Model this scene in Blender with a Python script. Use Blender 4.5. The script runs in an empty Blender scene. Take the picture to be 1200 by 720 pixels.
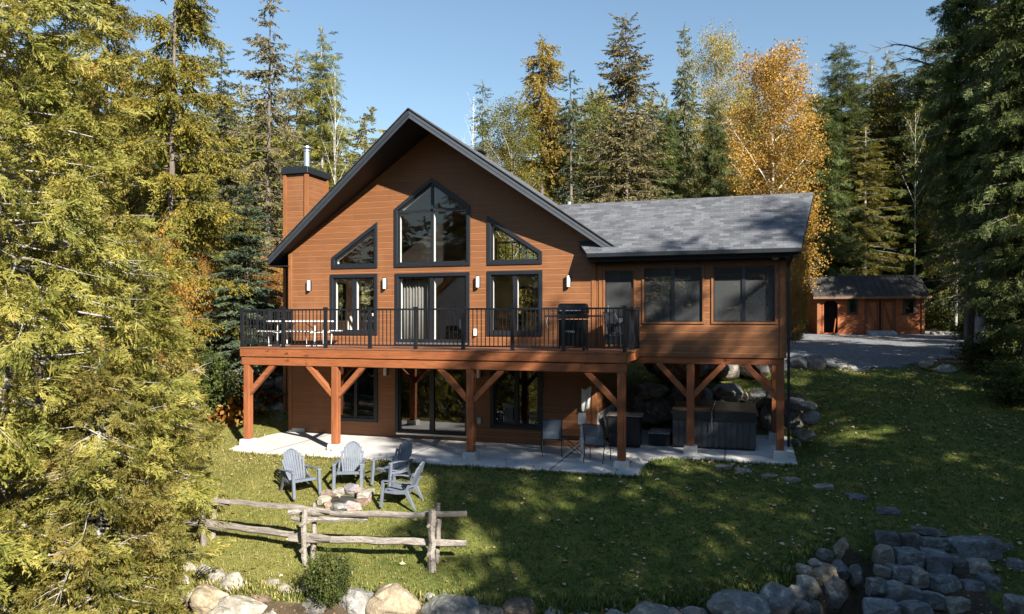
import bpy, bmesh, math, random
import numpy as np
from mathutils import Vector, Matrix
from mathutils import noise as mnoise

SC = bpy.context.scene
COL = SC.collection
R = math.radians
rnd = random.Random(11)
rng = np.random.default_rng(5)

# ------------------------------------------------------------------ survey of the place
# world axes: x along the facade (to the right), y away from the lake, z up; z = 0 is the patio
F, HY, TH = 850.0, 375.0, R(17.5)
CT, ST = math.cos(TH), math.sin(TH)
CAM = (13.44, -17.19, 3.53)


def at(px, py, Z):
    X, Y = (px - 600) / F, (HY - py) / F
    return (CAM[0] + Z * (X * CT - ST), CAM[1] + Z * (X * ST + CT), CAM[2] + Z * Y)


def onv(px, py, v):
    X = (px - 600) / F
    return at(px, py, (v - CAM[1]) / (X * ST + CT))


def sstep(a, b, x):
    t = np.clip((x - a) / (b - a), 0, 1)
    return t * t * (3 - 2 * t)


# ------------------------------------------------------------------ object helpers
def tag(o, label=None, cat=None, group=None, kind=None):
    if label: o['label'] = label
    if cat: o['category'] = cat
    if group: o['group'] = group
    if kind: o['kind'] = kind
    return o


def empty(name, loc=(0, 0, 0), rz=0.0, label=None, cat=None, group=None):
    o = bpy.data.objects.new(name, None)
    o.empty_display_size = .2
    COL.objects.link(o)
    o.location = loc
    o.rotation_euler = (0, 0, rz)
    return tag(o, label, cat, group)


def copy_tree(o, parent=None):
    c = o.copy()
    COL.objects.link(c)
    c.parent = parent
    for ch in list(o.children):
        copy_tree(ch, c)
    return c


class MB:
    """collects shapes into one mesh"""
    def __init__(s):
        s.v, s.f, s.m = [], [], []

    def add(s, vs, fs, m=0):
        b = len(s.v)
        s.v += [tuple(p) for p in vs]
        s.f += [tuple(i + b for i in f) for f in fs]
        s.m += [m] * len(fs)
        return s

    def box(s, lo, hi, m=0):
        (a, b, c), (d, e, f) = lo, hi
        s.add([(a, b, c), (d, b, c), (d, e, c), (a, e, c), (a, b, f), (d, b, f), (d, e, f), (a, e, f)],
              [(0, 3, 2, 1), (4, 5, 6, 7), (0, 1, 5, 4), (1, 2, 6, 5), (2, 3, 7, 6), (3, 0, 4, 7)], m)
        return s

    def bar(s, p, q, w, h, up=(0, 0, 1), m=0):
        """rectangular bar from p to q; w across, h along the up side"""
        p, q = Vector(p), Vector(q)
        d = (q - p).normalized()
        u = Vector(up)
        x = d.cross(u)
        if x.length < 1e-5: x = d.cross(Vector((1, 0, 0)))
        x.normalize()
        y = x.cross(d)
        x *= w / 2; y *= h / 2
        s.add([p - x - y, p + x - y, p + x + y, p - x + y, q - x - y, q + x - y, q + x + y, q - x + y],
              [(0, 3, 2, 1), (4, 5, 6, 7), (0, 1, 5, 4), (1, 2, 6, 5), (2, 3, 7, 6), (3, 0, 4, 7)], m)
        return s

    def tube(s, pts, rads, n=8, m=0, cap=True):
        pts = [Vector(p) for p in pts]
        if not hasattr(rads, '__len__'): rads = [rads] * len(pts)
        b = len(s.v)
        ref = None
        for i, p in enumerate(pts):
            d = (pts[min(i + 1, len(pts) - 1)] - pts[max(i - 1, 0)]).normalized()
            if ref is None:
                ref = d.cross(Vector((0, 0, 1)))
                if ref.length < .1: ref = d.cross(Vector((1, 0, 0)))
            x = (ref - d * ref.dot(d)).normalized()
            ref = x
            y = d.cross(x)
            for k in range(n):
                a = 2 * math.pi * k / n
                s.v.append(tuple(p + (x * math.cos(a) + y * math.sin(a)) * rads[i]))
        for i in range(len(pts) - 1):
            for k in range(n):
                k2 = (k + 1) % n
                s.f.append((b + i * n + k, b + i * n + k2, b + (i + 1) * n + k2, b + (i + 1) * n + k)); s.m.append(m)
        if cap:
            s.f.append(tuple(b + k for k in reversed(range(n)))); s.m.append(m)
            e = b + (len(pts) - 1) * n
            s.f.append(tuple(e + k for k in range(n))); s.m.append(m)
        return s

    def lathe(s, cx, cy, prof, n=20, m=0):
        b = len(s.v)
        for r, z in prof:
            for k in range(n):
                a = 2 * math.pi * k / n
                s.v.append((cx + r * math.cos(a), cy + r * math.sin(a), z))
        for i in range(len(prof) - 1):
            for k in range(n):
                k2 = (k + 1) % n
                s.f.append((b + i * n + k, b + i * n + k2, b + (i + 1) * n + k2, b + (i + 1) * n + k)); s.m.append(m)
        s.f.append(tuple(b + k for k in reversed(range(n)))); s.m.append(m)
        e = b + (len(prof) - 1) * n
        s.f.append(tuple(e + k for k in range(n))); s.m.append(m)
        return s

    def prism(s, poly, a, b, axis='y', m=0):
        """poly of (u,z) [axis y], (v,z) [axis x] or (u,v) [axis z] extruded from a to b"""
        n = len(poly)
        def P(p, t):
            return {'y': (p[0], t, p[1]), 'x': (t, p[0], p[1]), 'z': (p[0], p[1], t)}[axis]
        s.add([P(p, a) for p in poly] + [P(p, b) for p in poly],
              [tuple(range(n)), tuple(range(2 * n - 1, n - 1, -1))] + [(i, (i + 1) % n + 0, (i + 1) % n + n, i + n) for i in range(n)], m)
        return s

    def ring(s, outer, inner, a, b, m=0):
        n = len(outer)
        V = [(p[0], a, p[1]) for p in outer] + [(p[0], a, p[1]) for p in inner] + [(p[0], b, p[1]) for p in outer] + [(p[0], b, p[1]) for p in inner]
        fs = []
        for i in range(n):
            j = (i + 1) % n
            fs += [(i, j, n + j, n + i), (2 * n + i, 3 * n + i, 3 * n + j, 2 * n + j), (i, 2 * n + i, 2 * n + j, j), (n + i, n + j, 3 * n + j, 3 * n + i)]
        s.add(V, fs, m)
        return s

    def build(s, name, mats, parent=None, local=False, bevel=0, smooth=False, origin=None, fix=True):
        off = Vector((0, 0, 0))
        if parent is not None and not local:
            t = parent
            while t.parent is not None: t = t.parent
            off = Vector(t.location)
        if origin is not None: off = Vector(origin)
        me = bpy.data.meshes.new(name)
        me.from_pydata([tuple(Vector(p) - off) for p in s.v], [], s.f)
        if not isinstance(mats, (list, tuple)): mats = [mats]
        for mm in mats: me.materials.append(mm)
        me.polygons.foreach_set('material_index', s.m)
        if smooth: me.polygons.foreach_set('use_smooth', [True] * len(s.f))
        me.update()
        if fix:
            bm = bmesh.new(); bm.from_mesh(me)
            bmesh.ops.recalc_face_normals(bm, faces=bm.faces[:])
            bm.to_mesh(me); bm.free()
        o = bpy.data.objects.new(name, me)
        COL.objects.link(o)
        if parent is not None: o.parent = parent
        if origin is not None: o.location = origin
        if bevel:
            b = o.modifiers.new('edge', 'BEVEL'); b.width = bevel; b.segments = 1; b.limit_method = 'ANGLE'; b.angle_limit = R(40)
        return o


def inset(poly, d):
    """inset of a convex polygon (x,z)"""
    n = len(poly)
    area = sum(poly[i][0] * poly[(i + 1) % n][1] - poly[(i + 1) % n][0] * poly[i][1] for i in range(n))
    sg = 1 if area > 0 else -1
    lines = []
    for i in range(n):
        (x0, y0), (x1, y1) = poly[i], poly[(i + 1) % n]
        L = math.hypot(x1 - x0, y1 - y0)
        nx, ny = -(y1 - y0) / L * sg, (x1 - x0) / L * sg
        lines.append((nx, ny, nx * x0 + ny * y0 + d))
    out = []
    for i in range(n):
        a1, b1, c1 = lines[i - 1]; a2, b2, c2 = lines[i]
        D = a1 * b2 - a2 * b1
        out.append(((c1 * b2 - c2 * b1) / D, (a1 * c2 - a2 * c1) / D))
    return out


def wall_faces(mb, outer, holes, place, pitch=None, z_at=0.0, m=0):
    """trapezoids of a wall polygon with holes; with a pitch the surface gets bevelled board edges. place(u, z, out) -> xyz"""
    polys = [outer] + holes
    zs = sorted(p[1] for po in polys for p in po)
    zs = [z for i, z in enumerate(zs) if i == 0 or z - zs[i - 1] > 1e-5]
    vz_ = []
    for z in zs:
        if not vz_ or z - vz_[-1] > 2e-3: vz_.append(z)
    lo, hi = vz_[0], vz_[-1]
    cuts = list(vz_)
    G = .022
    if pitch:
        k = math.floor((lo - z_at) / pitch)
        while z_at + k * pitch < hi:
            for dz in (-G, 0.0, .003):
                z = z_at + k * pitch + dz
                if lo < z < hi and min(abs(z - q) for q in vz_) > 2.2e-3: cuts.append(z)
            k += 1
    zs = sorted(cuts)
    def depth(z):
        if not pitch: return 0.0
        t = (z - z_at) % pitch
        if t > pitch - G: return .007 * (t - (pitch - G)) / G
        if t < .003: return .007 * (1 - t / .003)
        return 0.0
    def xs(z, za, zb):
        r = []
        for po in polys:
            for i in range(len(po)):
                (x0, z0), (x1, z1) = po[i], po[(i + 1) % len(po)]
                if min(z0, z1) <= za + 2.1e-3 and max(z0, z1) >= zb - 2.1e-3 and abs(z1 - z0) > 4e-3:
                    r.append((x0 + (x1 - x0) * (.5 * (za + zb) - z0) / (z1 - z0), x0 + (x1 - x0) * (z - z0) / (z1 - z0)))
        return [b for a, b in sorted(r)]
    for za, zb in zip(zs[:-1], zs[1:]):
        A, B = xs(za, za, zb), xs(zb, za, zb)
        da, db = depth(za), depth(zb)
        for i in range(0, len(A) - 1, 2):
            mb.add([place(A[i], za, da), place(A[i + 1], za, da), place(B[i + 1], zb, db), place(B[i], zb, db)], [(0, 1, 2, 3)], m)
    return mb


# ------------------------------------------------------------------ materials
class NT:
    def __init__(s, name):
        s.mat = bpy.data.materials.new(name)
        s.mat.use_nodes = True
        s.t = s.mat.node_tree
        s.t.nodes.clear()
        s.out = s.t.nodes.new('ShaderNodeOutputMaterial')
        s._c = {}

    def n(s, typ, ins=None, **kw):
        nd = s.t.nodes.new('ShaderNode' + typ)
        for k, v in kw.items(): setattr(nd, k, v)
        for k, v in (ins or {}).items():
            sk = nd.inputs[k]
            if hasattr(v, 'is_output') or isinstance(v, bpy.types.NodeSocket): s.t.links.new(v, sk)
            else: sk.default_value = v
        return nd

    def pos(s):
        if 'p' not in s._c: s._c['p'] = s.n('NewGeometry').outputs['Position']
        return s._c['p']

    def obj(s):
        if 'o' not in s._c: s._c['o'] = s.n('TexCoord').outputs['Object']
        return s._c['o']

    def island(s):
        if 'i' not in s._c: s._c['i'] = s.n('NewGeometry').outputs['Random Per Island']
        return s._c['i']

    def mapping(s, vec, scale=(1, 1, 1), loc=(0, 0, 0), rot=(0, 0, 0)):
        return s.n('Mapping', {'Vector': vec, 'Scale': scale, 'Location': loc, 'Rotation': rot}).outputs[0]

    def noise(s, vec, scale, detail=4, rough=.55, dist=0):
        return s.n('TexNoise', {'Vector': vec, 'Scale': scale, 'Detail': detail, 'Roughness': rough, 'Distortion': dist}).outputs['Fac']

    def ramp(s, fac, stops, interp='LINEAR'):
        nd = s.n('ValToRGB', {'Fac': fac})
        cr = nd.color_ramp
        cr.interpolation = interp
        while len(cr.elements) > 1: cr.elements.remove(cr.elements[-1])
        for i, (p, c) in enumerate(stops):
            e = cr.elements[0] if i == 0 else cr.elements.new(p)
            e.position = p
            e.color = (c, c, c, 1) if not hasattr(c, '__len__') else (*c[:3], 1)
        return nd.outputs['Color']

    def mix(s, fac, a, b, mode='MIX'):
        nd = s.n('Mix', data_type='RGBA', blend_type=mode)
        for i, v in ((0, fac), (6, a), (7, b)):
            if isinstance(v, bpy.types.NodeSocket): s.t.links.new(v, nd.inputs[i])
            elif i == 0: nd.inputs[0].default_value = v
            else: nd.inputs[i].default_value = (*v[:3], 1)
        return nd.outputs[2]

    def math(s, op, a, b=0.0):
        nd = s.n('Math', operation=op)
        for i, v in enumerate((a, b)):
            if isinstance(v, bpy.types.NodeSocket): s.t.links.new(v, nd.inputs[i])
            else: nd.inputs[i].default_value = v
        return nd.outputs[0]

    def bump(s, h, strength=.4, dist=.02):
        return s.n('Bump', {'Height': h, 'Strength': strength, 'Distance': dist}).outputs[0]

    def bsdf(s, color, rough=.6, spec=.4, metal=0.0, bump=None):
        ins = {'Base Color': color if isinstance(color, bpy.types.NodeSocket) else (*color[:3], 1), 'Roughness': rough, 'Specular IOR Level': spec, 'Metallic': metal}
        if bump is not None: ins['Normal'] = bump
        return s.n('BsdfPrincipled', ins).outputs[0]

    def done(s, shader):
        s.t.links.new(shader, s.out.inputs['Surface'])
        return s.mat


def m_plain(name, col, rough=.5, spec=.4, metal=0.0, var=.25, scale=6.0, bump=.1):
    t = NT(name)
    n = t.noise(t.obj(), scale, 5)
    n2 = t.noise(t.obj(), scale * 9, 3)
    c = t.mix(t.ramp(n, [(.3, 0.0), (.7, 1.0)]), [x * (1 - var) for x in col], [min(1, x * (1 + var)) for x in col])
    return t.done(t.bsdf(c, rough, spec, metal, t.bump(n2, bump, .01)))


def m_siding(name, col, dark, pitch=.178, axis='x'):
    t = NT(name)
    p = t.pos()
    sep = t.n('SeparateXYZ', {'Vector': p})
    along = sep.outputs['X' if axis == 'x' else 'Y']
    row = t.math('FLOOR', t.math('DIVIDE', sep.outputs['Z'], pitch))
    hsh = t.n('TexWhiteNoise', {'W': row}, noise_dimensions='1D').outputs['Value']
    seg = t.math('FLOOR', t.math('ADD', t.math('DIVIDE', along, 3.6), t.math('MULTIPLY', hsh, 7.3)))
    cmb = t.n('CombineXYZ', {'X': seg, 'Y': row}).outputs[0]
    bh = t.n('TexWhiteNoise', {'Vector': cmb}, noise_dimensions='2D').outputs['Value']
    off = t.n('CombineXYZ', {'X': along, 'Y': t.math('MULTIPLY', bh, 31.0), 'Z': sep.outputs['Z']}).outputs[0]
    g = t.noise(t.mapping(off, (1.3, 1, 30)), 1.6, 7, .62, .6)
    g2 = t.noise(t.mapping(off, (5, 1, 150)), 1.0, 3)
    c = t.mix(t.ramp(g, [(.3, 0), (.72, 1)]), dark, col)
    c = t.mix(t.math('MULTIPLY', bh, .48), c, [x * .60 for x in col])
    w = t.noise(p, .7, 4)
    c = t.mix(t.ramp(w, [(.5, 0), (.8, .18)]), c, [x * .6 for x in dark])
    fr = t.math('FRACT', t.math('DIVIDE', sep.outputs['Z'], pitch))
    c = t.mix(t.ramp(fr, [(.0, .5), (.012, .5), (.03, 0), (.885, 0), (.91, .5)]), c, [min(1, x * 1.25 + .035) for x in col])   # bevelled board edges painted paler, for the light they catch
    jn = t.math('FRACT', t.math('ADD', t.math('DIVIDE', along, 3.6), t.math('MULTIPLY', hsh, 7.3)))
    c = t.mix(t.ramp(jn, [(.0, .8), (.0018, .8), (.0022, 0)]), c, [x * .25 for x in dark])
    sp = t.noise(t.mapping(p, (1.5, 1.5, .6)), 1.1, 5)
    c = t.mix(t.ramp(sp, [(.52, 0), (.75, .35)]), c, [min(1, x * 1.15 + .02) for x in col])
    h = t.math('ADD', g, t.math('MULTIPLY', g2, .5))
    return t.done(t.bsdf(c, .5, .35, 0, t.bump(h, .22, .006)))


def m_timber(name, col, dark, axis=(1.2, 16, 16)):
    t = NT(name)
    r = t.n('ObjectInfo').outputs['Random']
    v = t.n('VectorMath', {0: t.pos(), 1: t.n('CombineXYZ', {'X': t.math('MULTIPLY', r, 17.0), 'Y': t.math('MULTIPLY', r, 9.0), 'Z': r}).outputs[0]}, operation='ADD').outputs[0]
    g = t.noise(t.mapping(v, axis), 1.5, 6, .6, 1.2)
    big = t.noise(v, 1.1, 3)
    knot = t.noise(t.mapping(v, (axis[0] * .5 + 1, axis[1] * .2, axis[2] * .2)), 2.2, 2)
    c = t.mix(t.ramp(g, [(.28, 0), (.7, 1)]), dark, col)
    c = t.mix(t.ramp(big, [(.4, 0), (.75, .45)]), c, [x * .75 for x in dark])
    c = t.mix(t.ramp(knot, [(.66, 0), (.74, .8)]), c, [x * .35 for x in dark])
    return t.done(t.bsdf(c, .55, .35, 0, t.bump(g, .25, .008)))


def m_shingle(name, axis):
    t = NT(name)
    sep = t.n('SeparateXYZ', {'Vector': t.pos()})
    s = t.math('MULTIPLY', sep.outputs['Z'], 1.744)
    vec = t.n('CombineXYZ', {'X': sep.outputs['Y' if axis == 'y' else 'X'], 'Y': s}).outputs[0]
    def brick(w, h, off, fr, c1, c2, mo):
        return t.n('TexBrick', {'Vector': t.mapping(vec, loc=(off, off * .37, 0)), 'Color1': (*c1, 1), 'Color2': (*c2, 1), 'Mortar': (*mo, 1), 'Scale': 1.0, 'Mortar Size': .004,
                                'Mortar Smooth': .2, 'Bias': 0.0, 'Brick Width': w, 'Row Height': h}, offset=fr, squash=1.0)
    a = brick(.26, .125, 0, .37, (.040, .043, .051), (.132, .138, .154), (.03, .03, .035))
    b = brick(.17, .125, 3.13, .61, (.42, .42, .42), (1, 1, 1), (.2, .2, .2))
    c = t.mix(.55, a.outputs['Color'], b.outputs['Color'], 'MULTIPLY')
    gr = t.noise(t.pos(), 90, 2)
    c = t.mix(t.ramp(gr, [(.35, 0), (.65, .35)]), c, (.24, .25, .27))
    st = t.noise(t.mapping(vec, (.9, .25, 1)), 1.3, 4)
    c = t.mix(t.ramp(st, [(.5, 0), (.8, .35)]), c, (.05, .055, .06))
    row = t.math('FRACT', t.math('DIVIDE', s, .125))
    hh = t.math('ADD', t.math('MULTIPLY', row, -1.0), t.math('MULTIPLY', a.outputs['Fac'], -.6))
    hh = t.math('ADD', hh, t.math('MULTIPLY', gr, .3))
    return t.done(t.bsdf(c, .85, .25, 0, t.bump(hh, .6, .012)))


def m_leaf(name, stops, rough=.55, trans=.35, clump=1.3, hue=.0):
    """leaf colours: a value of its own per leaf plus slow variation through the crown"""
    t = NT(name)
    i = t.island()
    r = t.n('ObjectInfo').outputs['Random']
    v = t.n('VectorMath', {0: t.pos(), 1: t.n('CombineXYZ', {'X': t.math('MULTIPLY', r, 40.0), 'Y': r, 'Z': r}).outputs[0]}, operation='ADD').outputs[0]
    n = t.noise(v, clump, 3)
    f = t.math('ADD', t.math('MULTIPLY', i, .5), t.math('MULTIPLY', t.ramp(n, [(.3, 0), (.7, 1)]), .5))
    c = t.ramp(f, stops)
    hs = t.n('HueSaturation', {'Color': c, 'Hue': t.math('ADD', .488, t.math('MULTIPLY', r, .024)), 'Value': t.math('ADD', .85, t.math('MULTIPLY', r, .3)), 'Saturation': 1.0}).outputs[0]
    b = t.bsdf(hs, rough, .3)
    tr = t.n('BsdfTranslucent', {'Color': t.mix(.5, hs, (.35, .32, .06), 'OVERLAY')}).outputs[0]
    return t.done(t.n('MixShader', {0: trans, 1: b, 2: tr}).outputs[0])


def m_bark(name, col, dark, birch=False):
    t = NT(name)
    g = t.noise(t.mapping(t.obj(), (9, 9, 1.6)), 2.0, 5, .65)
    c = t.mix(t.ramp(g, [(.35, 0), (.65, 1)]), dark, col)
    if birch:
        k = t.noise(t.mapping(t.obj(), (2.5, 2.5, 9)), 1.4, 3)
        c = t.mix(t.ramp(k, [(.60, 0), (.66, 1)]), c, (.05, .045, .04))
    return t.done(t.bsdf(c, .85, .2, 0, t.bump(g, .5, .03)))


def m_rock(name):
    t = NT(name)
    oi = t.n('ObjectInfo')
    v = t.n('VectorMath', {0: t.pos(), 1: t.n('CombineXYZ', {'X': t.math('MULTIPLY', oi.outputs['Random'], 60.0), 'Y': 0.0, 'Z': 0.0}).outputs[0]}, operation='ADD').outputs[0]
    a = t.noise(v, 3.5, 7, .65, .5)
    b = t.noise(v, 16, 5, .7)
    vor = t.n('TexVoronoi', {'Vector': t.mapping(v, (1, 1, 2.2)), 'Scale': 2.2}, feature='DISTANCE_TO_EDGE').outputs['Distance']
    c = t.mix(t.ramp(a, [(.3, 0), (.7, 1)]), (.13, .125, .118), (.36, .335, .29))
    c = t.mix(t.ramp(b, [(.35, .5), (.6, 0)]), c, (.12, .115, .105))
    li = t.noise(v, 7, 3)
    c = t.mix(t.ramp(li, [(.58, 0), (.66, .7)]), c, (.46, .46, .40))
    c = t.mix(t.ramp(t.math('ADD', vor, t.math('MULTIPLY', a, .05)), [(.022, .45), (.034, 0)]), c, (.06, .055, .05))
    mo = t.math('MULTIPLY', t.noise(v, 5, 4), t.n('SeparateXYZ', {'Vector': t.n('NewGeometry').outputs['Normal']}).outputs['Z'])
    c = t.mix(t.ramp(mo, [(.50, 0), (.62, .6)]), c, (.07, .085, .03))
    c = t.mix(t.ramp(t.noise(v, 2.1, 4), [(.6, 0), (.72, .5)]), c, (.23, .15, .085))
    c = t.mix(.85, c, oi.outputs['Color'], 'MULTIPLY')
    h = t.math('ADD', a, t.math('ADD', t.math('MULTIPLY', b, .45), t.math('MULTIPLY', t.ramp(vor, [(0, 0), (.05, 1)]), .18)))
    return t.done(t.bsdf(c, .88, .25, 0, t.bump(h, .75, .05)))


def m_glass(name, tint=(.93, .95, .95), ior=1.65):
    t = NT(name)
    r0 = ((ior - 1) / (ior + 1)) ** 2 * 1.35
    fc = t.n('LayerWeight', {'Blend': .5}).outputs['Facing']
    fr = t.math('ADD', r0, t.math('MULTIPLY', t.math('POWER', fc, 5.0), 1 - r0))
    wob = t.bump(t.noise(t.pos(), .9, 2), .012, .3)
    gl = t.n('BsdfGlossy', {'Color': (1, 1, 1, 1), 'Roughness': .0, 'Normal': wob}).outputs[0]
    tr = t.n('BsdfTransparent', {'Color': (*tint, 1)}).outputs[0]
    return t.done(t.n('MixShader', {0: fr, 1: tr, 2: gl}).outputs[0])


def m_screen(name, col=(.075, .078, .082), op=.56):
    t = NT(name)
    d = t.bsdf(col, .6, .4)
    tr = t.n('BsdfTransparent', {'Color': (1, 1, 1, 1)}).outputs[0]
    n = t.noise(t.pos(), 1.2, 3)
    return t.done(t.n('MixShader', {0: t.math('ADD', op - .05, t.math('MULTIPLY', n, .1)), 1: tr, 2: d}).outputs[0])


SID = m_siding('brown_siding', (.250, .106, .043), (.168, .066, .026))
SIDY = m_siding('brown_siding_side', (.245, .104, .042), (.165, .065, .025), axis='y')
TRIMW = m_timber('trim_wood', (.29, .122, .046), (.18, .066, .023), (14, 14, 1.2))
TIMX = m_timber('timber_along', (.33, .118, .044), (.19, .057, .022))
TIMZ = m_timber('timber_upright', (.33, .120, .046), (.19, .059, .023), (16, 16, 1.2))
TIMY = m_timber('timber_across', (.35, .125, .045), (.20, .062, .024), (16, 1.2, 16))
DECKM = m_timber('deck_boards', (.29, .125, .065), (.18, .075, .042))
BLACK = m_plain('charcoal_trim', (.011, .0135, .018), .42, .5, var=.12, bump=.04)
SOFF = m_plain('charcoal_soffit', (.009, .010, .013), .6, .4, var=.15, bump=.05)
RAILM = m_plain('railing_black', (.010, .012, .0155), .38, .5, var=.1, bump=.02)
SHX = m_shingle('slate_shingles_side', 'y')
SHY = m_shingle('slate_shingles', 'x')
CONC = m_plain('concrete', (.50, .49, .465), .85, .2, var=.10, scale=2.5, bump=.25)
GLASS = m_glass('window_glass')
GLASSD = m_glass('window_glass_dark', (.75, .80, .82), 2.1)
SCREEN = m_screen('insect_screen')
WHITE = m_plain('white_paint', (.66, .66, .645), .45, .4, var=.05, bump=.02)
STEEL = m_plain('bright_steel', (.62, .63, .64), .3, .5, .9, var=.1, bump=.03)
GREYMET = m_plain('grey_metal', (.36, .37, .38), .45, .5, .2, var=.15)
INWALL = m_plain('interior_paint', (.74, .72, .68), .8, .2, var=.05, bump=.03)
INWALLB = m_plain('interior_blue_grey', (.40, .44, .47), .8, .2, var=.06, bump=.03)
INWOOD = m_timber('interior_pine', (.36, .155, .06), (.22, .085, .03), (2, 12, 8))
INFLOOR = m_timber('interior_floor', (.42, .24, .12), (.28, .14, .065), (12, 1.2, 12))
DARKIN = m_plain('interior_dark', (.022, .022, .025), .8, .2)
PLASTIC = m_plain('grey_blue_plastic', (.125, .145, .18), .55, .3, var=.12, scale=8, bump=.04)
SLINGD = m_screen('dark_sling', (.02, .023, .028), .9)
SLING = m_screen('sling_fabric', (.10, .13, .165), .86)
DRIP = m_plain('drip_edge_grey', (.04, .043, .05), .5, .4)
FENCEW = m_timber('weathered_rail', (.38, .345, .31), (.10, .085, .072), (1.6, 24, 24))
ROCK = m_rock('field_stone')
SHEDW = m_timber('shed_log_siding', (.40, .13, .042), (.22, .06, .02), (1.2, 10, 9))
SHEDR = m_plain('shed_roof_brown', (.040, .037, .035), .6, .3, var=.35, scale=2.0)
TUBP = m_plain('tub_panel', (.045, .049, .057), .5, .4, var=.2, scale=4)
TUBC = m_plain('tub_cover_vinyl', (.10, .07, .046), .42, .4, var=.2, scale=3)
GRILLB = m_plain('grill_enamel', (.006, .0065, .008), .34, .4, var=.1, bump=.0)

BARK = m_bark('grey_brown_bark', (.20, .165, .135), (.075, .06, .05))
BARKP = m_bark('pale_grey_bark', (.42, .40, .37), (.22, .2, .18))
BIRCH = m_bark('white_birch_bark', (.70, .68, .63), (.46, .43, .39), True)
L_CEDAR = m_leaf('cedar_sprays', [(0, (.055, .085, .018)), (.3, (.165, .172, .034)), (.6, (.29, .260, .058)), (.86, (.44, .36, .10)), (.95, (.40, .27, .08)), (1, (.32, .14, .04))], trans=.38)
L_CEDARD = m_leaf('cedar_sprays_dark', [(0, (0.033, 0.056, 0.018)), (.45, (0.075, 0.105, 0.027)), (.85, (0.150, 0.168, 0.042)), (1, (0.255, 0.224, 0.060))], trans=.25)
L_LARCH = m_leaf('larch_needles', [(0, (.085, .09, .018)), (.4, (.18, .168, .03)), (.75, (.29, .225, .036)), (1, (.40, .245, .035))], trans=.3)
L_LARCHY = m_leaf('larch_needles_gold', [(0, (.13, .115, .03)), (.4, (.27, .215, .05)), (.8, (.42, .30, .065)), (1, (.50, .36, .09))], trans=.35)
L_SPRUCE = m_leaf('spruce_needles', [(0, (0.034, 0.046, 0.024)), (.45, (0.085, 0.099, 0.042)), (.8, (0.171, 0.162, 0.068)), (1, (0.264, 0.210, 0.098))], trans=.15)
L_SPRUCEB = m_leaf('balsam_needles', [(0, (0.024, 0.041, 0.025)), (.5, (0.060, 0.090, 0.048)), (.85, (0.120, 0.147, 0.075)), (1, (0.192, 0.196, 0.103))], trans=.15)
L_SPRUCEO = m_leaf('olive_needles', [(0, (0.057, 0.057, 0.029)), (.4, (0.132, 0.121, 0.052)), (.75, (0.230, 0.190, 0.078)), (1, (0.333, 0.230, 0.111))], trans=.2)
L_GOLD = m_leaf('golden_leaves', [(0, (.24, .14, .03)), (.4, (.43, .26, .05)), (.75, (.56, .37, .09)), (1, (.54, .29, .07))], trans=.4)
L_AMBER = m_leaf('amber_leaves', [(0, (.16, .07, .022)), (.35, (.34, .15, .03)), (.65, (.46, .24, .045)), (.85, (.36, .25, .06)), (1, (.20, .19, .045))], trans=.4)
L_GREENY = m_leaf('yellow_green_leaves', [(0, (.05, .065, .014)), (.4, (.14, .15, .028)), (.75, (.28, .24, .04)), (1, (.42, .29, .06))], trans=.4)
L_BUSH = m_leaf('bush_leaves', [(0, (.02, .036, .01)), (.5, (.06, .085, .02)), (.85, (.13, .15, .035)), (1, (.26, .19, .05))], trans=.35)
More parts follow.
